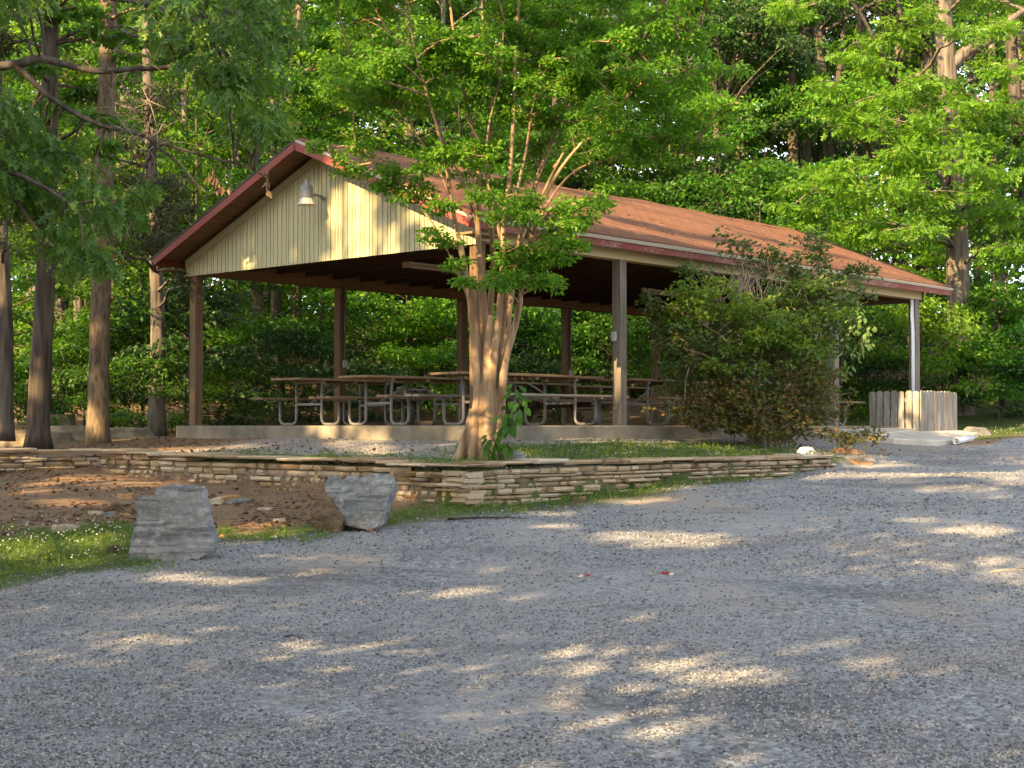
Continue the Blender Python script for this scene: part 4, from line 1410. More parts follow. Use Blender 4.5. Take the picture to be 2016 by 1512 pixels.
# ------------------------------------------------------------------ foreground oak: trunk outside the frame on the left, branches hanging in
rd_ = random.Random(71); rg = np.random.default_rng(71)
mb = MB()
OD = 11.8
base = Vector((-5.7, 11.6, 0)); base.z = H(base.x, base.y) - .2
trunk_pts = [base, base + Vector((.05, 0, 1.2)), base + Vector((.02, .05, 2.6)), base + Vector((.1, .1, 4.6)), base + Vector((.05, .2, 7.5)), base + Vector((0, .2, 10.5))]
trunk_tube(mb, trunk_pts, .24, .10, 14)
cl_c, cl_r = [], []
def hang(path, r, D, tips, cr, dens=1):
    pts = smooth_path([trunk_pts[3] if path[0] is None else at(path[0][0], path[0][1], D + (path[0][2] if len(path[0]) > 2 else 0))] + pix_path(path[1:], D), 4)
    mb.tube(pts, [r * (1 - .82 * i / (len(pts) - 1)) + .004 for i in range(len(pts))], 7, .12, False)
    return pts
b1 = hang([None, (-60, 118), (20, 128), (80, 116), (130, 128), (190, 140), (260, 136), (330, 132), (400, 108), (460, 60)], .038, OD, None, 0)
b2 = hang([(22, 124), (50, 145), (90, 185), (140, 218), (195, 245), (245, 258), (290, 270), (320, 283), (370, 298), (430, 314), (490, 330), (528, 352)], .021, OD, None, 0)
b2b = hang([(290, 270), (312, 290), (350, 320), (385, 358), (405, 378)], .011, OD, None, 0)
b3 = hang([(240, 60, .4), (265, 70), (300, 82), (250, 52), (215, 55)], .012, OD + .3, None, 0)
b4 = hang([None, (-40, 300), (40, 345), (90, 370), (140, 400), (185, 395)], .022, OD - .6, None, 0)
b5 = hang([None, (-60, 200), (-10, 330), (50, 420), (100, 480), (160, 520)], .022, OD - .2, None, 0)
b6 = hang([None, (60, -40), (190, -10), (300, 10), (420, 60), (520, 150)], .034, OD + .2, None, 0)
mainb = b1 + b2 + b4 + b5 + b6
def sprays(region, n, dD):
    for _ in range(n):
        px, py = region(rd_)
        c = at(px, py, OD + rd_.uniform(-dD, dD))
        near = min(mainb, key=lambda q: (q - c).length)
        if (near - c).length < 1.6:
            branch_to(mb, near, c, .009, rd_, .12, 4)
        cl_c.append(list(c)); cl_r.append(rd_.uniform(.12, .22))
def reg(poly):
    xs = [p[0] for p in poly]; ys = [p[1] for p in poly]
    def f(r):
        while True:
            x, y = r.uniform(min(xs), max(xs)), r.uniform(min(ys), max(ys))
            c = False
            for (ax, ay), (bx, by) in zip(poly, poly[1:] + poly[:1]):
                if (ay > y) != (by > y) and x < (bx - ax) * (y - ay) / (by - ay) + ax: c = not c
            if c: return x, y
    return f
sprays(reg([(290, -60), (560, -60), (570, 60), (540, 130), (555, 215), (525, 270), (470, 285), (440, 180), (370, 140), (300, 60)]), 62, .9)
sprays(reg([(-60, 190), (30, 200), (110, 260), (190, 330), (285, 370), (270, 420), (190, 430), (200, 520), (160, 540), (60, 440), (-60, 420)]), 52, .8)
sprays(reg([(-60, -80), (120, -80), (60, 60), (-60, 90)]), 12, .8)
cnt = [int(40 * (r / .17)) for r in cl_r]
cen = np.array(cl_c)
e = empty('oak_tree', base)
tag(e, 'leaning oak branches with large lobed leaves hanging in from the left', 'tree')
p, ax, nor, ln = cluster_leaves(cen - np.array(base), np.array(cl_r), cnt, rg, .9, .2, (.09, .15), .1, .7)
ax[:, 2] -= .75; ax = nrm(ax)
nor = rg.normal(size=nor.shape); nor[:, 1] -= .5; nor[:, 2] += .5; nor = nrm(nor)
link_mesh('crown', leaf_mesh('crown', p, ax, nor, ln, OAK), M['leaf_oak'], e)
shift(mb, base)
mb.build('trunk', M['bark_grey'], e)
# dead twigs and a few brown leaves caught in the branch
mb = MB()
for _ in range(70):
    px, py = rd_.gauss(262, 28), rd_.gauss(215, 60)
    a = at(px, py, OD + rd_.uniform(-.15, .15)); L_ = rd_.uniform(.08, .28)
    d = Vector((rd_.uniform(-1, 1), rd_.uniform(-.6, .6), rd_.uniform(-1.2, .8))).normalized()
    m_ = a + d * L_ * .5 + Vector((rd_.uniform(-.04, .04), 0, rd_.uniform(-.04, .04)))
    mb.tube([a, m_, a + d * L_ + Vector((rd_.uniform(-.05, .05), 0, rd_.uniform(-.05, .03)))], [.005, .004, .002], 4, 0, False)
for _ in range(12):
    px = rd_.choice([rd_.gauss(430, 25), rd_.gauss(270, 18), rd_.gauss(525, 4)])
    py = 350 if px > 350 else 290
    a = at(px, py + rd_.uniform(-15, 15), OD)
    mb.tube([a + Vector((0, 0, .1)), a], [.003, .002], 4, 0, False)
shift(mb, base)
mb.build('dead_twigs', M['twig'], e)
dl = np.array([list(at(rd_.choice([rd_.gauss(430, 18), rd_.gauss(268, 14), 527]), 0, OD)) for _ in range(40)])
dl[:, 2] = [at(0, (360 if x > -2.9 else 290) + rd_.gauss(0, 12), OD).z for x in dl[:, 0]]
axd = np.tile([0, 0, -1.0], (40, 1)) + rg.normal(size=(40, 3)) * .3
link_mesh('dead_leaves', leaf_mesh('dead_leaves', dl - np.array(base), axd, rg.normal(size=(40, 3)), rg.uniform(.05, .09, 40), LEAF), M['leaf_dead'], e)

# ------------------------------------------------------------------ crape myrtle
rd_ = random.Random(81); rg = np.random.default_rng(81)
MD = 16.4
mbase = at(946, 901, MD); mbase.z = H(mbase.x, mbase.y)
stems = [   # (path, r0, r1)
    ([(932, 905, -.1), (936, 860, -.08), (938, 800, -.08), (937, 720, -.1), (930, 640, -.12), (922, 570, -.15), (914, 520, -.2), (903, 470, -.2), (893, 420, -.25), (884, 360, -.3), (868, 280, -.5), (842, 190, -.6), (815, 90, -.7), (800, -20, -.8)], .075, .016),
    ([(944, 905, 0), (946, 840, .02), (948, 760, .05), (950, 680, .1), (952, 600, .12), (945, 520, .15), (941, 440, .2), (944, 380, .2), (938, 310, .1), (925, 230, 0), (905, 140, -.1), (890, 40, -.1), (880, -60, -.1)], .085, .02),
    ([(955, 905, -.12), (961, 830, -.12), (968, 750, -.1), (976, 680, -.1), (984, 600, -.1), (990, 520, -.1), (992, 440, -.15), (1003, 350, -.2), (1010, 250, -.3), (1014, 140, -.35), (1020, 20, -.4), (1026, -80, -.4)], .085, .022),
    ([(966, 905, .05), (976, 830, .05), (985, 760, .05), (996, 690, .1), (1004, 610, .15), (1012, 530, .2), (1028, 450, .2), (1052, 370, .25), (1086, 280, .3), (1126, 180, .4), (1165, 90, .5), (1200, -20, .6)], .080, .018),
    ([(972, 905, -.05), (982, 850, -.08), (988, 790, -.1), (994, 720, -.2), (1014, 640, -.2), (1030, 560, -.25), (1044, 480, -.3), (1068, 400, -.3), (1105, 330, -.4), (1165, 260, -.5), (1235, 190, -.6), (1310, 120, -.7), (1380, 50, -.8)], .070, .014),
    ([(950, 905, .12), (953, 840, .15), (957, 760, .2), (962, 680, .25), (966, 600, .3), (971, 520, .35), (966, 430, .4), (962, 340, .45), (966, 240, .5), (958, 140, .6), (950, 30, .6), (945, -60, .6)], .08, .018),
    ([(960, 905, .1), (968, 820, .15), (978, 740, .2), (988, 660, .3), (1000, 580, .35), (1018, 500, .4), (1042, 420, .5), (1062, 330, .6), (1072, 220, .7), (1078, 100, .8), (1085, -20, .9)], .075, .018),
    ([(935, 905, .05), (939, 830, .05), (941, 760, 0), (944, 700, 0), (934, 640, .05), (920, 580, .1), (903, 540, .2), (884, 500, .25), (858, 450, .3), (826, 404, .35), (792, 366, .4), (766, 338, .4), (735, 314, .45), (700, 290, .5)], .055, .010),
]
uppers = [
    ([(1020, 520, .1), (1045, 470, .1), (1068, 420, 0), (1095, 375, 0), (1130, 338, 0), (1175, 318, -.1), (1235, 312, -.1), (1310, 305, -.1), (1370, 300, -.1)], .030, .006),
    ([(985, 470, -.1), (972, 400, -.2), (956, 340, -.3), (962, 250, -.4), (985, 150, -.5), (992, 40, -.6)], .028, .012),
    ([(1035, 470, .2), (1070, 380, .1), (1110, 300, 0), (1160, 220, 0), (1225, 130, .1), (1290, 40, .2), (1340, -40, .3)], .028, .012),
    ([(1012, 400, -.1), (1035, 300, -.2), (1050, 200, -.3), (1070, 90, -.3), (1090, -30, -.3)], .026, .012),
    ([(940, 450, .2), (915, 370, .3), (880, 290, .4), (840, 200, .5), (790, 110, .5), (740, 20, .6), (700, -50, .6)], .026, .010),
    ([(884, 380, -.3), (850, 310, -.3), (800, 240, -.2), (745, 180, -.1), (690, 130, 0)], .020, .008),
    ([(1090, 330, .2), (1150, 250, .4), (1220, 200, .6), (1300, 165, .8), (1380, 150, .9)], .022, .008),
]
lowm = MB(); highm = MB(); spath = []
def cut(path, r0, r1, lo):
    pts = smooth_path(pix_path(path, MD), 4)
    m = len(pts)
    r0 *= .68; r1 *= .62
    rad = [r1 + (r0 - r1) * (1 - i / (m - 1)) ** 1.3 for i in range(m)]
    rad = [r * (1 + .6 * math.exp(-i * .5)) if lo else r for i, r in enumerate(rad)]
    return pts, rad
ZC = at(960, 470, MD).z
for pth, r0, r1 in stems:
    pts, rad = cut(pth, r0, r1, True)
    rad = [r * (1 + .05 * math.sin(i * 1.3 + r0 * 900)) for i, r in enumerate(rad)]
    k = max(i for i, p in enumerate(pts) if p.z < ZC)
    pts[0].z = mbase.z - .15
    lowm.tube(pts[:k + 2], rad[:k + 2], 10, .05)
    highm.tube(pts[k:], rad[k:], 8, .04)
    spath += pts[6:]
for pth, r0, r1 in uppers:
    pts, rad = cut(pth, r0, r1, False)
    highm.tube(pts, rad, 7, .04); spath += pts
# fused core and root flare
core = smooth_path([at(948, 925, MD), at(950, 885, MD), at(956, 800, MD), at(962, 700, MD), at(966, 620, MD)], 4)
lowm.tube(core, [.175, .14, .125, .115, .115, .125, .12, .115, .11, .10, .09, .08, .07, .06, .05, .04, .03][:len(core)], 14, .06)
for a_ in (0.4, 2.2, 3.3, 5.3):
    d = Vector((math.cos(a_), math.sin(a_), 0))
    q = mbase + d * .16 + Vector((0, 0, .25)); q2 = mbase + d * .27 + Vector((0, 0, .05)); q3 = mbase + d * .34 + Vector((0, 0, -.12))
    lowm.tube([mbase + d * .07 + Vector((0, 0, .55)), mbase + d * .12 + Vector((0, 0, .28)), mbase + d * .20 + Vector((0, 0, .08)), q3], [.05, .075, .075, .05], 8)
MYR = empty('crape_myrtle', mbase)
tag(MYR, 'multi-stemmed crape myrtle with smooth tan trunk in front of the shelter', 'tree')
shift(lowm, mbase); shift(highm, mbase)
me = lowm.mesh('trunk')
o = link_mesh('trunk', me, M['bark_myrtle'], MYR)
m = o.modifiers.new('r', 'REMESH'); m.mode = 'VOXEL'; m.voxel_size = .011
m2 = o.modifiers.new('s', 'SMOOTH'); m2.iterations = 1; m2.factor = .5
dg = bpy.context.evaluated_depsgraph_get(); dg.update()
me2 = bpy.data.meshes.new_from_object(o.evaluated_get(dg)); o.modifiers.clear(); o.data = me2
if not me2.materials: me2.materials.append(M['bark_myrtle'])
displace(me2, lambda p, nv: .012 * mnoise.fractal(Vector((p.x * 9, p.y * 9, p.z * 2.2)), .8, 2.1, 4))
me2.polygons.foreach_set('use_smooth', np.ones(len(me2.polygons), dtype=bool)); me2.update()
# foliage pads
pads = [(868, 400, 60, 26, -.4), (842, 462, 34, 16, 0), (872, 474, 30, 14, -.2), (1050, 405, 150, 34, -.5), (1130, 420, 110, 34, -.6), (980, 392, 110, 30, -.4), (1000, 420, 90, 26, -.7), (1160, 395, 80, 26, -.3), (1090, 445, 120, 30, -.7), (1125, 480, 60, 22, -.6),
        (905, 310, 120, 46, -.5), (870, 300, 80, 36, -.5), (930, 290, 80, 30, -.4), (850, 330, 60, 26, -.3),
        (1130, 240, 140, 44, -.4), (1190, 262, 140, 40, -.6), (1240, 285, 110, 34, -.5), (1090, 232, 90, 36, -.2), (1010, 212, 110, 40, -.3), (1050, 225, 90, 36, -.4), (960, 180, 100, 40, -.4),
        (1020, 520, 90, 34, -.5), (1050, 545, 80, 30, -.5), (1080, 560, 60, 24, -.5), (1000, 545, 60, 24, -.6), (1010, 490, 70, 28, -.6), (1080, 505, 60, 22, -.6), (1060, 515, 60, 22, -.4), (985, 560, 40, 20, -.7), (1095, 470, 60, 20, -.8),
        (925, 555, 30, 14, -.6), (900, 520, 30, 14, -.4),
        (700, 300, 80, 30, .5), (740, 330, 90, 30, .4), (790, 350, 80, 30, .4), (820, 385, 60, 24, .3), (760, 365, 70, 24, .4), (690, 330, 60, 22, .5), (650, 290, 60, 22, .4),
        (690, 110, 70, 40, 0), (720, 150, 90, 40, -.2), (760, 190, 90, 40, -.2), (680, 160, 70, 36, .2), (820, 120, 100, 40, -.5), (780, 160, 90, 36, -.3), (870, 90, 100, 40, -.5), (900, 130, 110, 40, -.5), (850, 190, 90, 36, -.4), (930, 100, 90, 40, -.6),
        (1290, 270, 120, 40, -.3), (1340, 250, 110, 40, -.3), (1390, 290, 90, 30, -.2), (1310, 200, 110, 40, -.3), (1250, 170, 120, 40, -.4), (1350, 140, 110, 40, -.6), (1200, 130, 120, 40, -.4), (1400, 200, 90, 40, -.3), (1280, 100, 120, 40, -.2),
        (1240, 300, 90, 28, .1), (1300, 318, 80, 24, -.1), (1150, 190, 100, 34, .2), (1085, 170, 100, 36, .1), (1140, 60, 120, 44, -.3), (1060, 80, 120, 44, -.3), (980, 60, 120, 44, -.3), (1220, 40, 120, 44, .1)]
for _ in range(135):
    pads.append((rd_.uniform(650, 1420), rd_.uniform(-160, 215), rd_.uniform(70, 130), rd_.uniform(26, 44), rd_.uniform(-1.3, 1.5)))
for _ in range(10):
    pads.append((rd_.uniform(900, 1160), rd_.uniform(230, 380), rd_.uniform(50, 100), rd_.uniform(22, 34), rd_.uniform(.2, 1.5)))
cen, cr = [], []
for px, py, w, h, dd in pads:
    c = at(px, py, MD + dd)
    near = min(spath, key=lambda q: (q - c).length + max(0, q.z - c.z + .1) * 1.2)
    branch_to(highm, near - mbase, c - mbase, .010, rd_, .04, 4)
    wm = w / F * (MD + dd); hm = h / F * (MD + dd)
    for k in range(max(4, int(w / 12))):
        q = c + Vector((rd_.uniform(-.5, .5) * wm, rd_.uniform(-.55, .55) * wm, rd_.uniform(-.45, .45) * hm))
        highm.tube([c - mbase, c.lerp(q, .6) - mbase + Vector((0, 0, .012)), q - mbase], [.005, .004, .002], 4, 0, False)
        cen.append(list(q)); cr.append(rd_.uniform(.09, .17))
# bare twigs in the crown
for _ in range(90):
    a = rd_.choice(spath); 
    if a.z < at(0, 330, MD).z: continue
    d = Vector((rd_.uniform(-1, 1), rd_.uniform(-1, 1), rd_.uniform(.2, 1.3))).normalized(); L_ = rd_.uniform(.3, .8)
    b = a + d * L_; mid_ = a.lerp(b, .5) + Vector((rd_.uniform(-.05, .05), 0, 0))
    highm.tube([a - mbase, mid_ - mbase, b - mbase], [.007, .005, .002], 4, 0, False)
highm.build('branches', M['bark_myrtle'], MYR)
cen = np.array(cen); cr = np.array(cr)
cnt = (54 * (cr / .13) ** 2).astype(int)
P = cluster_leaves(cen - np.array(mbase), cr, cnt, rg, .45, .25, (.04, .072), .9)
link_mesh('crown', leaf_mesh('crown', *P, LEAF), M['leaf_myrtle'], MYR)

# broadleaf sprout at its foot
def leafy_sprig(name, label, cat, base, stalks, mat, size, tpl, step=.07, seed=1, droop=.5):
    rr = random.Random(seed); rg2 = np.random.default_rng(seed)
    mb = MB(); pos, ax, nor, ln = [], [], [], []
    for st in stalks:
        pts = smooth_path(st, 4)
        mb.tube([p - base for p in pts], [.008 * (1 - .7 * i / (len(pts) - 1)) for i in range(len(pts))], 5, 0, False)
        for i in range(2, len(pts)):
            for _ in range(2):
                d = Vector((rr.uniform(-1, 1), rr.uniform(-1, .4), rr.uniform(-.9, .2) - droop * .4)).normalized()
                q = pts[i] + d * rr.uniform(.02, .07)
                mb.tube([pts[i] - base, q - base], [.003, .002], 4, 0, False)
                pos.append(list(q - base)); ax.append(list(d + Vector((0, 0, -droop)))); nor.append([rr.uniform(-.6, .6), -.6 + rr.uniform(-.6, .5), .8]); ln.append(rr.uniform(*size))
    e = empty(name, base); tag(e, label, cat)
    mb.build('stem', M['bark_dark'], e)
    link_mesh('foliage', leaf_mesh('foliage', np.array(pos), np.array(ax), nrm(np.array(nor)), np.array(ln), tpl), M[mat], e)
b_ = at(985, 895, MD - .35); b_.z = H(b_.x, b_.y)
leafy_sprig('broadleaf_sprout', 'green sapling with broad oval leaves growing at the myrtle trunk', 'sapling', b_,
            [[b_, at(985, 850, MD - .4), at(998, 810, MD - .42), at(1015, 770, MD - .45), at(1012, 752, MD - .45)], [at(988, 840, MD - .4), at(1005, 825, MD - .45), at(1022, 800, MD - .5), at(1030, 780, MD - .5)],
             [at(986, 850, MD - .4), at(1000, 838, MD - .5), at(1008, 835, MD - .5)], [b_, at(975, 872, MD - .4), at(965, 855, MD - .42)], [b_, at(998, 880, MD - .4), at(1002, 868, MD - .4)], [b_, at(960, 880, MD - .45), at(970, 866, MD - .5)]], 'leaf_mid', (.07, .135), OVAL, seed=5)

# ------------------------------------------------------------------ big shrub at the shelter side
rd_ = random.Random(91); rg = np.random.default_rng(91)
SD = 22.4
sb_ = at(1510, 868, SD); sb_.z = H(sb_.x, sb_.y)
sh = MB()
stem_pts = []
for k in range(15):
    a_ = rd_.uniform(0, 6.28)
    tip = (rd_.uniform(1340, 1640), rd_.uniform(520, 700), rd_.uniform(-.8, .8))
    b0 = sb_ + Vector((math.cos(a_) * .25, math.sin(a_) * .25, -.05))
    tp = at(tip[0], tip[1], SD + tip[2])
    m1 = b0.lerp(tp, .35) + Vector((0, 0, .35)); m2 = b0.lerp(tp, .7) + Vector((0, 0, .3))
    q = smooth_path([b0, m1, m2, tp], 4)
    sh.tube([p - sb_ for p in q], [.028 * (1 - .75 * i / (len(q) - 1)) for i in range(len(q))], 6, .08, False)
    stem_pts += q
def shrub_part(name, pads, mat, size, n_per, tpl, flat=.6, up=.6, twig=.008):
    cen, cr = [], []
    for px, py, w, h, dd in pads:
        c = at(px, py, SD + dd)
        near = min(stem_pts, key=lambda q: (q - c).length)
        branch_to(sh, near - sb_, c - sb_, twig, rd_, .05, 4)
        wm, hm = w / F * SD, h / F * SD
        for k in range(max(4, int(w * h / 260))):
            q = c + Vector((rd_.gauss(0, .26) * wm, rd_.gauss(0, .3) * wm, rd_.gauss(0, .26) * hm))
            sh.tube([c.lerp(q, .2) - sb_, q - sb_], [.004, .002], 4, 0, False)
            cen.append(list(q)); cr.append(rd_.uniform(.09, .19))
    cen = np.array(cen); cr = np.array(cr)
    P = cluster_leaves(cen - np.array(sb_), cr, (n_per * (cr / .14) ** 2).astype(int) + 1, rg, flat, .1, size, up)
    return leaf_mesh(name, *P, tpl)
SHR = empty('big_shrub', sb_)
tag(SHR, 'large loose evergreen shrub with bare twigs and rusty lower leaves against the shelter', 'shrub')
olive = [(1330, 660, 110, 80, -.3), (1300, 640, 60, 50, -.2), (1380, 690, 120, 90, -.4), (1350, 740, 120, 80, -.2), (1440, 700, 120, 100, -.2), (1500, 760, 140, 110, -.5), (1560, 700, 140, 110, -.4), (1600, 655, 100, 80, -.2), (1620, 700, 70, 90, 0), (1635, 640, 60, 70, 0),
         (1580, 600, 120, 80, -.2), (1620, 560, 110, 60, -.3), (1560, 540, 110, 50, -.2), (1660, 545, 80, 40, -.2), (1700, 575, 50, 30, -.1), (1600, 500, 80, 50, -.3), (1610, 480, 60, 36, -.3), (1590, 470, 50, 24, -.3), (1680, 530, 60, 30, -.3), (1705, 530, 30, 20, -.3),
         (1520, 505, 30, 30, -.4), (1515, 485, 26, 26, -.4), (1535, 510, 40, 20, -.4), (1500, 535, 50, 26, -.3), (1440, 490, 30, 40, -.4), (1430, 470, 24, 24, -.4), (1470, 510, 40, 30, -.4), (1460, 480, 26, 26, -.4), (1345, 530, 40, 20, -.4), (1370, 535, 40, 22, -.4), (1285, 600, 40, 40, -.4), (1275, 585, 26, 24, -.4), (1300, 612, 40, 24, -.4),
         (1550, 650, 120, 80, .1), (1480, 640, 120, 80, .3), (1420, 640, 110, 80, .3), (1600, 770, 70, 60, .1), (1630, 600, 100, 60, .2), (1540, 580, 110, 60, .3), (1430, 560, 100, 40, .2)]
new = [(1580, 560, 70, 36, -.6), (1620, 620, 70, 40, -.5), (1590, 690, 70, 40, -.7), (1350, 590, 90, 40, -.7), (1330, 605, 60, 30, -.7), (1385, 575, 80, 36, -.6), (1400, 600, 80, 40, -.7), (1410, 560, 50, 24, -.5), (1480, 610, 90, 44, -.8), (1520, 640, 100, 50, -.9), (1560, 640, 80, 40, -.8), (1490, 660, 90, 44, -.9), (1540, 670, 80, 36, -.8), (1450, 620, 70, 36, -.7), (1440, 690, 50, 24, -.8), (1420, 720, 60, 26, -.8), (1530, 590, 60, 30, -.6), (1460, 730, 70, 30, -.8)]
brown = [(1400, 780, 110, 70, -.5), (1450, 800, 120, 80, -.7), (1500, 810, 130, 80, -.9), (1560, 800, 120, 90, -.7), (1600, 790, 100, 90, -.5), (1540, 840, 120, 50, -.8), (1480, 845, 110, 40, -.8), (1600, 835, 90, 50, -.6), (1430, 750, 100, 60, -.5), (1560, 750, 110, 70, -.6), (1360, 800, 90, 50, -.5), (1400, 830, 90, 40, -.6), (1340, 820, 70, 34, -.6), (1610, 815, 50, 46, -.4), (1470, 770, 100, 60, -.8), (1430, 840, 70, 36, -.7), (1600, 730, 80, 50, -.6), (1680, 862, 70, 20, -1.0), (1720, 858, 50, 18, -1.1), (1640, 858, 60, 20, -1.0)]
l1 = shrub_part('foliage', olive, 'leaf_shrub', (.05, .095), 17, LEAF)
l2 = shrub_part('new_foliage', new, 'leaf_shrub_new', (.05, .09), 28, LEAF)
l3 = shrub_part('rusty_foliage', brown, 'leaf_shrub_brown', (.05, .09), 17, LEAF)
# bare twiggy patch at the top
for _ in range(70):
    px, py = rd_.gauss(1470, 38), rd_.uniform(560, 600)
    a = at(px, py, SD - .5 + rd_.uniform(-.3, .3))
    d = Vector((rd_.gauss(.05, .35), rd_.gauss(0, .3), 1)).normalized(); L_ = rd_.uniform(.15, .5)
    sh.tube([a - sb_, a + d * L_ * .6 + Vector((rd_.uniform(-.03, .03), 0, 0)) - sb_, a + d * L_ - sb_], [.006, .004, .002], 4, 0, False)
sh.build('stems', M['twig'], SHR)
link_mesh('foliage', l1, M['leaf_shrub'], SHR)
o = link_mesh('new_foliage', l2, M['leaf_shrub_new'], SHR); o['label'] = 'bright new leaves near the top of the shrub'
o = link_mesh('rusty_foliage', l3, M['leaf_shrub_brown'], SHR); o['label'] = 'rusty orange and olive lower leaves'

vb = at(1652, 850, 24.6); vb.z = -.02
leafy_sprig('climbing_vine', 'pale green vine with heart-shaped leaves climbing behind the big shrub', 'vine', vb,
            [[vb, at(1655, 760, 24.6), at(1660, 690, 24.6), at(1672, 640, 24.6), at(1692, 604, 24.6)], [at(1660, 700, 24.6), at(1680, 690, 24.5), at(1700, 660, 24.5), at(1718, 640, 24.4)], [at(1655, 740, 24.6), at(1675, 720, 24.5), at(1700, 680, 24.4), at(1712, 675, 24.4)],
             [at(1668, 650, 24.6), at(1684, 640, 24.5), at(1702, 622, 24.4)]], 'leaf_pale', (.07, .13), OVAL, seed=8)

# ------------------------------------------------------------------ sun flecks: the gaps in the shade trees' crowns
SB = Vector((-SUN.x, -SUN.y, 0)).normalized()            # horizontal direction light travels
SQ = Vector((SB.y, -SB.x, 0))                            # across it
SV = SQ.cross(-SUN).normalized()
def ground_hit(px, py):
    lo, hi = 4.0, 40.0
    D = 4.0
    while D < 45:
        p = at(px, py, D)
        if p.z <= H(p.x, p.y): break
        D += .1
    return at(px, py, D - .05)
def plane_hit(px, py, p0, n):
    a = Vector((0, 0, CAMZ)); d = at(px, py, 10) - a
    k = (p0 - a).dot(n) / d.dot(n)
    return a + d * k
holes = []
def fleck(P, A, B):
    P, A, B = Vector(P), Vector(A), Vector(B)
    c = np.array([P.dot(SQ), P.dot(SV)])
    m = np.array([[A.dot(SQ), B.dot(SQ)], [A.dot(SV), B.dot(SV)]])
    holes.append((c, np.linalg.inv(m + np.eye(2) * 1e-6)))
G_FLECKS = [(62, 1205, 130, 22), (360, 1252, 150, 26), (500, 1428, 95, 28), (815, 1483, 125, 36), (630, 1503, 95, 18), (960, 1168, 250, 30), (1122, 1223, 64, 16), (1265, 1222, 116, 28), (1430, 1316, 190, 42), (1580, 1330, 110, 22),
    (1330, 1062, 300, 36), (1300, 1425, 115, 38), (1650, 1258, 120, 26), (1740, 1300, 140, 34), (1900, 1322, 130, 36), (2000, 1332, 70, 26), (1930, 1045, 190, 24), (1965, 1100, 115, 28), (1810, 1022, 90, 10), (1880, 962, 200, 18), (1820, 1147, 160, 14),
    (330, 1130, 110, 24), (430, 1140, 230, 26), (640, 1125, 115, 22), (240, 1162, 84, 11), (980, 1112, 90, 10), (720, 1098, 160, 16), (560, 1095, 120, 14), (1230, 985, 200, 16), (1100, 1035, 100, 12), (1560, 1035, 60, 8), (1250, 1120, 60, 9), (1780, 948, 120, 9), (1960, 978, 80, 10), (1690, 1090, 70, 10), (1470, 960, 120, 10), (1080, 1010, 130, 14), (1600, 945, 90, 8),
    (340, 886, 190, 14), (480, 878, 150, 9), (700, 862, 150, 9), (1180, 868, 170, 11), (880, 876, 90, 9), (1010, 894, 180, 16), (1210, 892, 130, 11), (1340, 880, 90, 8), (250, 866, 110, 10), (640, 905, 80, 8),
    (200, 946, 230, 26), (150, 990, 170, 20), (330, 950, 90, 16), (225, 1060, 130, 30), (560, 1045, 150, 40), (490, 1055, 130, 44), (440, 1030, 80, 20), (110, 1088, 240, 56), (40, 1050, 120, 24), (60, 960, 120, 24), (330, 1010, 60, 14), (60, 870, 120, 20), (820, 1060, 90, 10), (2000, 853, 60, 8)]
for px, py, w, h in G_FLECKS:
    c = ground_hit(px, py)
    A = ground_hit(px + w / 2, py) - c
    A = Vector((w / 2 / F * c.y, 0, 0))
    B = (ground_hit(px, py - h / 2) - ground_hit(px, py + h / 2)) * .5
    fleck(c, A * 1.05, B * 1.05)
NG = -E1
for px, py, w, h in [(690, 500, 110, 90), (690, 420, 120, 130), (700, 360, 60, 60), (815, 410, 60, 50), (860, 450, 80, 60), (880, 425, 60, 36), (490, 505, 46, 60), (640, 520, 60, 40), (605, 410, 24, 40), (580, 500, 40, 30), (770, 480, 44, 90)]:
    c = plane_hit(px, py, pav(-.12, 0, 0), NG)
    fleck(c, E2 * (w / 2 / F * c.y / .742), Vector((0, 0, h / 2 / F * c.y)))
for px, w in [(420, 26), (470, 14), (560, 34), (690, 60), (760, 24), (860, 110), (900, 50)]:      # slab edge
    c = plane_hit(px, 848, pav(-.22, 0, 0), NG)
    fleck(c, E2 * (w / 2 / F * c.y / .742), Vector((0, 0, .10)))
for px, py, w, h, D in [(880, 965, 60, 60, 15.2), (840, 940, 40, 16, 15.5), (50, 905, 150, 36, 19.8), (240, 905, 40, 20, 19.0), (345, 915, 40, 40, 18.2), (395, 920, 30, 40, 17.9), (178, 740, 14, 160, 23.0), (182, 640, 12, 60, 23.), (385, 600, 10, 50, 23.5), (385, 760, 14, 60, 23.5),
                        (940, 840, 60, 120, 16.2), (965, 700, 70, 130, 16.3), (935, 560, 50, 80, 16.3), (1010, 560, 50, 110, 16.3), (990, 640, 40, 60, 16.3), (1000, 400, 200, 90, 15.9), (1110, 420, 160, 60, 15.8), (900, 310, 120, 80, 15.9), (1190, 260, 200, 80, 15.9), (860, 400, 80, 60, 15.9), (1050, 540, 110, 70, 15.9), (1010, 215, 120, 60, 16),
                        (420, 150, 120, 90, 11.8), (340, 250, 120, 60, 11.8), (500, 180, 60, 90, 11.8), (130, 350, 120, 60, 11.4), (190, 140, 160, 20, 11.8), (200, 250, 160, 40, 11.8), (1350, 595, 120, 50, 21.8), (1400, 575, 90, 50, 21.8), (1500, 640, 150, 80, 21.7), (1480, 610, 90, 60, 21.7), (1440, 760, 100, 50, 21.9), (1500, 830, 130, 50, 21.7), (1590, 810, 80, 60, 21.9), (1560, 720, 60, 50, 21.9), (1690, 640, 70, 100, 24.4), (670, 640, 8, 60, 25.7), (893, 650, 10, 90, 28), (1104, 700, 10, 60, 30), (1280, 680, 12, 80, 32)]:
    c = at(px, py, D)
    fleck(c, SQ * (w / 2 / F * D), Vector((0, 0, h / 2 / F * D)))
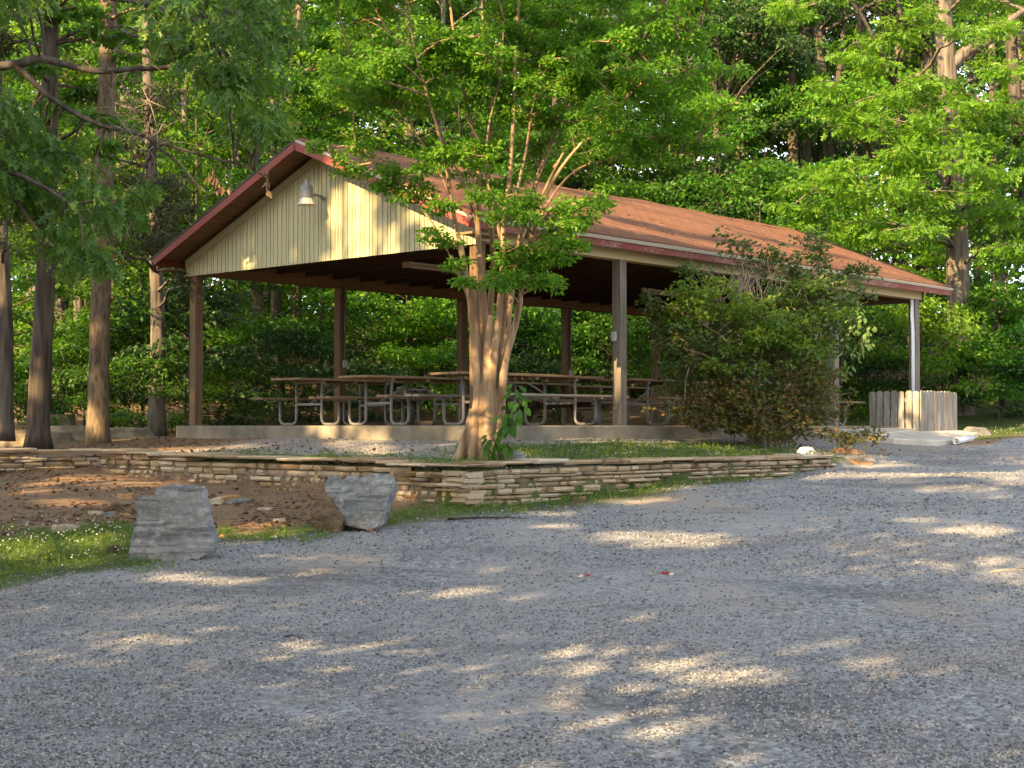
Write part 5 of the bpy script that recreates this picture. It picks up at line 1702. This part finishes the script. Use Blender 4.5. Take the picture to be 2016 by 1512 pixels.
for px, py, w, h in [(600, 1160, 10, 6), (700, 835, 60, 10)]:
    c = at(px, py, 27.0); fleck(c, SQ * (w / 2 / F * 27), Vector((0, 0, h / 2 / F * 27)))
def carve(pos):
    P = np.asarray(pos)
    q = np.stack([P @ np.array(SQ), P @ np.array(SV)], -1)
    keep = np.ones(len(P), bool)
    for c, mi in holes:
        e_ = (q - c) @ mi.T
        keep &= (e_ ** 2).sum(-1) > 1.0
    # the roof slope stays mostly in the sun
    s_, t_ = to_st(P[:, 0], P[:, 1])
    Sx, Sy, Sz = SUN.dot(E1), SUN.dot(E2), SUN.z
    k = (P[:, 2] - ZR + SL * mid - SL * t_) / (Sz - SL * Sy)
    sh_, th_ = s_ - k * Sx, t_ - k * Sy
    onroof = (k > 0) & (th_ > -OV - .1) & (th_ < mid + .2) & (sh_ > .8) & (sh_ < rx1 + .3)
    pat = np.sin(th_ * 6.2 + sh_ * .7) + .8 * np.sin(th_ * 11.3 - sh_ * .9 + 1) + .6 * np.sin(sh_ * 1.3 + 2) - .12 * (sh_ - 3)
    keep &= ~(onroof & (pat < -.05))
    # thin tops: the wood beyond the shelter and the myrtle's crown stand in the sun
    al = P @ np.array(SB); tn = math.tan(SUN_EL)
    f = np.where(q[:, 0] < -20.5, 15.5, 25.0)
    zf = P[:, 2] - (f - al) * tn
    clump = np.sin(q[:, 0] * 2.3 + q[:, 1] * 1.1) + np.sin(q[:, 1] * 2.9 - q[:, 0] * 1.7 + 2) + .8 * np.sin(q[:, 0] * 4.1 + 1) * np.sin(q[:, 1] * 4.7)
    keep &= ~((zf > .4) & (clump < .55))
    zm = P[:, 2] - (12.3 - al) * tn
    keep &= ~((zm > 1.6) & (q[:, 0] > -14.5) & (q[:, 0] < -6.5) & (clump < .35))
    return keep

rs = random.Random(101)
SHADE = [(1.5, -6.0, 16.0), (-2.8, -7.5, 17.0), (-6.3, -5.5, 17.0), (-9.6, -8.0, 20.5), (-12.6, -6.0, 21), (-15.2, -9.0, 21.5), (-17.6, -6.5, 20.5), (-20.4, -8.0, 17.5), (-23.6, -6.5, 16), (-27, -8, 16)]
for i, (q, a_, hh) in enumerate(SHADE):
    loc = SQ * q + SB * a_
    loc.z = H(loc.x, loc.y) - .1
    mb, cen, cr = skeleton(200 + i, height=hh, r0=.20, crown_lo=2.2, spread=3.6, n_limb=int(2.75 * hh), tip_r=.8)
    rg = np.random.default_rng(200 + i)
    # fill the crown's volume
    P = cluster_leaves(cen, cr, np.maximum(1, (int(1870 * hh) * cr ** 2 / (cr ** 2).sum()).astype(int)), rg, .8, .2, (.17, .27), .5, .5)
    k = carve(P[0] + np.array(loc))
    e = empty('shade_tree', loc)
    tag(e, f'broad shade tree standing behind the camera towards the sun, number {i + 1} along the drive' if False else 'dense broad-crowned shade tree across the drive from the shelter', 'tree', 'shade trees across the drive')
    mb.build('trunk', M['bark_grey'], e)
    link_mesh('crown', leaf_mesh('crown', P[0][k], P[1][k], P[2][k], P[3][k], LEAF), M['leaf_mid'], e)


# ------------------------------------------------------------------ ground cover
def lookup(arr, x, y):
    i = np.clip(np.searchsorted(gx, x) - 1, 0, len(gx) - 2); j = np.clip(np.searchsorted(gy, y) - 1, 0, len(gy) - 2)
    return arr[j, i]
def patch(x, y, sc_=1.0):
    return np.array([mnoise.fractal(Vector((a * sc_, b * sc_, 3.3)), .7, 2.0, 4) for a, b in zip(x, y)])
def frustum_points(n, d0, d1, rg, power=1.0):
    """points spread so that their number per picture area stays about even"""
    v = rg.random(n) ** power
    D = 1 / (1 / d0 + (1 / d1 - 1 / d0) * v)
    x = (rg.uniform(-60, 2076, n) - CX) / F * D
    return x, D
CLOVER_V, CLOVER_F = [], []
for k in range(3):
    a = k * 2.094
    c_, s_ = math.cos(a), math.sin(a)
    b = len(CLOVER_V)
    for u, w, h in ((.04, 0, 0), (.32, .24, .03), (.52, 0, .0), (.32, -.24, .03)):
        CLOVER_V.append([u * c_ - w * s_, u * s_ + w * c_, h])
    CLOVER_F += [(b, b + 1, b + 2, b + 3)]
CLOVER = (np.array(CLOVER_V, float), CLOVER_F)
BLADE = (np.array([[0, -.05, 0], [0, .05, 0], [.55, .035, .05], [1, 0, .2], [.55, -.035, .05]], float), [(0, 1, 2, 4), (4, 2, 3)])
OCTA = (np.array([[.5, 0, 0], [-.5, 0, 0], [0, .42, 0], [0, -.42, 0], [.05, .05, .36], [0, 0, -.3]], float), [(0, 2, 4), (2, 1, 4), (1, 3, 4), (3, 0, 4), (2, 0, 5), (1, 2, 5), (3, 1, 5), (0, 3, 5)])
rg = np.random.default_rng(301)
x, y = frustum_points(150000, 9.0, 30, rg)
g = lookup(m_green, x, y)
keep = g > .12
x, y, g = x[keep], y[keep], g[keep]
pn = patch(x, y, 1.4)
keep = (g + pn * .55) > rg.uniform(.33, .8, len(x))
x, y, g = x[keep], y[keep], g[keep]
z = height(x, y)
far = np.clip(y / 13, .8, 1.7)
isb = rg.random(len(x)) < .33
def sel(m): return x[m], y[m], z[m]
cx_, cy_, cz_ = sel(~isb)
n = len(cx_)
hgt_ = rg.uniform(.01, .065, n) * np.clip(g[~isb] * 1.5, .3, 1)
nor = rg.normal(size=(n, 3)) * .35; nor[:, 2] += 1
ax = rg.normal(size=(n, 3)); ax[:, 2] *= .2
me = leaf_mesh('clover', np.stack([cx_, cy_, cz_ + hgt_], -1), ax, nrm(nor), rg.uniform(.022, .042, n) * far[~isb], CLOVER)
tag(link_mesh('clover', me, M['grass']), 'low clover and ground cover along the gravel and above the wall', 'ground cover', kind='stuff')
bx, by, bz = sel(isb)
n = len(bx)
ax = rg.normal(size=(n, 3)) * .38; ax[:, 2] = 1
nor = rg.normal(size=(n, 3)); nor[:, 2] *= .2
me = leaf_mesh('grass', np.stack([bx, by, bz - .005], -1), nrm(ax), nrm(nor), rg.uniform(.03, .10, n) * np.clip(far[isb], .8, 1.2), BLADE)
tag(link_mesh('grass', me, M['grass']), 'thin grass mixed into the clover', 'grass', kind='stuff')
# clover heads
n = 150
px = rg.uniform(-20, 250, n); py = rg.uniform(1030, 1120, n)
pts = []
for a, b in zip(px, py):
    p_ = ground_hit(a, b)
    if lookup(m_green, np.array([p_.x]), np.array([p_.y]))[0] > .35: pts.append([p_.x, p_.y, H(p_.x, p_.y) + rg.uniform(.05, .10)])
for a, b in zip(rg.uniform(1930, 2016, 60), rg.uniform(838, 858, 60)):
    p_ = ground_hit(a, b); pts.append([p_.x, p_.y, H(p_.x, p_.y) + .05])
pts = np.array(pts); n = len(pts)
me = leaf_mesh('clover_flowers', pts, rg.normal(size=(n, 3)), np.tile([0, 0, 1.], (n, 1)) + rg.normal(size=(n, 3)) * .2, rg.uniform(.013, .022, n), OCTA)
tag(link_mesh('clover_flowers', me, M['flower_white']), 'white clover heads dotted through the green patches', 'clover flowers', kind='stuff')
# loose gravel
x, y = frustum_points(230000, 5.2, 30, rg, 1.15)
m_ = (lookup(m_road, x, y) > .25) | ((lookup(m_gterr, x, y) > .5) & (rg.random(len(x)) < .8))
x, y = x[m_], y[m_]
pn = patch(x, y, .55)
k_ = rg.random(len(x)) < np.clip(.62 + pn * 1.0, .10, 1)
x, y = x[k_], y[k_]
n = len(x); z = height(x, y)
ln = (.007 + .017 * rg.random(n) ** 3) * np.clip(y / 9, 1, 1.8)
nor = rg.normal(size=(n, 3)) * .5; nor[:, 2] += 1
ax = rg.normal(size=(n, 3)); ax[:, 2] *= .3
me = leaf_mesh('gravel', np.stack([x, y, z + ln * .12], -1), ax, nrm(nor), ln, OCTA)
tag(link_mesh('gravel', me, M['gravel_stone']), 'loose grey gravel stones lying on the drive', 'gravel', kind='stuff')
# leaf litter on the bare dirt and the forest floor
x, y = frustum_points(30000, 10.5, 40, rg)
s_, t_ = to_st(x, y)
m_ = ((lookup(m_road, x, y) < .3) & (lookup(m_green, x, y) < .5)) & ~((s_ > -.3) & (s_ < 12.4) & (t_ > -.3) & (t_ < 6.4)) & ~((s_ > -3.3) & (t_ > -2.9) & (t_ < 2) & (rg.random(len(x)) < .85))
x, y = x[m_], y[m_]
k_ = patch(x, y, .9) > rg.uniform(-.5, .35, len(x))
x, y = x[k_], y[k_]
z = height(x, y)
rs_, rt_ = rg.uniform(-.2, 12.6, 260), rg.uniform(-.3, 3.0, 260) ** 1.0
rp_ = np.array([list(pav(a, b, roof_z(b) + .012)) for a, b in zip(rs_, rt_)])
x, y, z = np.concatenate([x, rp_[:, 0]]), np.concatenate([y, rp_[:, 1]]), np.concatenate([z, rp_[:, 2]])
n = len(x)
nor = rg.normal(size=(n, 3)) * .45; nor[:, 2] += 1
ax = rg.normal(size=(n, 3)); ax[:, 2] *= .25
me = leaf_mesh('leaf_litter', np.stack([x, y, z + .008], -1), ax, nrm(nor), rg.uniform(.035, .085, n), LEAF)
tag(link_mesh('leaf_litter', me, M['leaf_dead']), 'dry brown leaves scattered on the bare dirt', 'leaf litter', kind='stuff')

# fallen petals and leaves on the gravel, twigs
M['petal_red'] = leaf_mat('petal_red', [(0, (.28, .035, .015)), (1, (.36, .06, .02))], (.4, .08, .03, 1), .3)
M['petal_yellow'] = leaf_mat('petal_yellow', [(0, (.60, .42, .12)), (1, (.68, .52, .20))], (.7, .5, .2, 1), .3)
M['petal_cream'] = leaf_mat('petal_cream', [(0, (.62, .52, .40)), (1, (.70, .62, .50))], (.7, .6, .5, 1), .3)
def fallen(px, py, mats, size, label, name='fallen_petal', cat='petal', seed=1):
    p_ = ground_hit(px, py); rg2 = np.random.default_rng(seed)
    b_ = Vector((p_.x, p_.y, H(p_.x, p_.y)))
    e = empty(name, b_); tag(e, label, cat)
    for i, m_ in enumerate(mats):
        pos = np.array([[(i - .4 * len(mats)) * size * .7, rg2.uniform(-.01, .01), .012]])
        link_mesh('petal', leaf_mesh('petal', pos, rg2.normal(size=(1, 3)) * [1, 1, .2], np.array([[rg2.uniform(-.3, .3), -.5, .9]]), np.array([size * 1.6]), OVAL), M[m_], e)
fallen(1156, 1134, ['petal_cream', 'petal_red', 'petal_red'], .035, 'red and cream fallen petals lying left of the pale yellow leaf', seed=2)
fallen(1322, 1131, ['petal_red', 'petal_red', 'petal_cream'], .035, 'red fallen petals lying right of the pale yellow leaf', seed=3)
fallen(1287, 1135, ['petal_yellow'], .045, 'single pale yellow leaf on the gravel between red petals', 'fallen_leaf', 'leaf', 4)
fallen(739, 1047, ['petal_red'], .04, 'red petal in the grass right of the notched boulder', seed=5)
rr = random.Random(9)
for i, (px, py, L_, a_, lab) in enumerate([(960, 1024, .75, .12, 'dark stick in the grass at the foot of the wall corner'), (575, 1258, .10, -.5, 'short dark twig on the gravel right of a sun fleck'), (1995, 1128, .3, .0, 'pale straw at the right edge of the gravel')]):
    p_ = ground_hit(px, py); b_ = Vector((p_.x, p_.y, H(p_.x, p_.y) + .012))
    d = Vector((math.cos(a_), math.sin(a_), 0))
    mb = MB(); mb.tube([-d * L_ / 2, -d * L_ * .1 + Vector((0, .02, .01)), d * L_ * .25 + Vector((0, -.01, .012)), d * L_ / 2], [.012 if i == 0 else .006, .010 if i == 0 else .005, .008 if i == 0 else .004, .003], 6)
    if i == 0: mb.tube([d * L_ * .1, d * L_ * .3 + Vector((0, .08, .03))], [.006, .003], 5)
    tag(mb.build('fallen_stick', M['bark_dark' if i < 2 else 'twig'], None, loc=b_), lab, 'stick')
# seed stalk in the clover patch
p_ = ground_hit(168, 1050); b_ = Vector((p_.x, p_.y, H(p_.x, p_.y)))
mb = MB(); mb.tube([(0, 0, 0), (.004, 0, .08), (.0, 0, .16), (.006, 0, .2)], [.004, .004, .003, .002], 5)
for k in range(6): mb.tube([(0, 0, .05 + k * .022), (.02 * (-1) ** k, .005, .06 + k * .022)], [.003, .004], 4)
mb.tube([(-.02, 0, 0), (-.032, 0, .07), (-.025, 0, .1)], [.003, .003, .002], 5)
tag(mb.build('seed_stalk', M['leaf_pale'], None, loc=b_), 'pale dry seed stalk standing in the clover patch', 'weed')
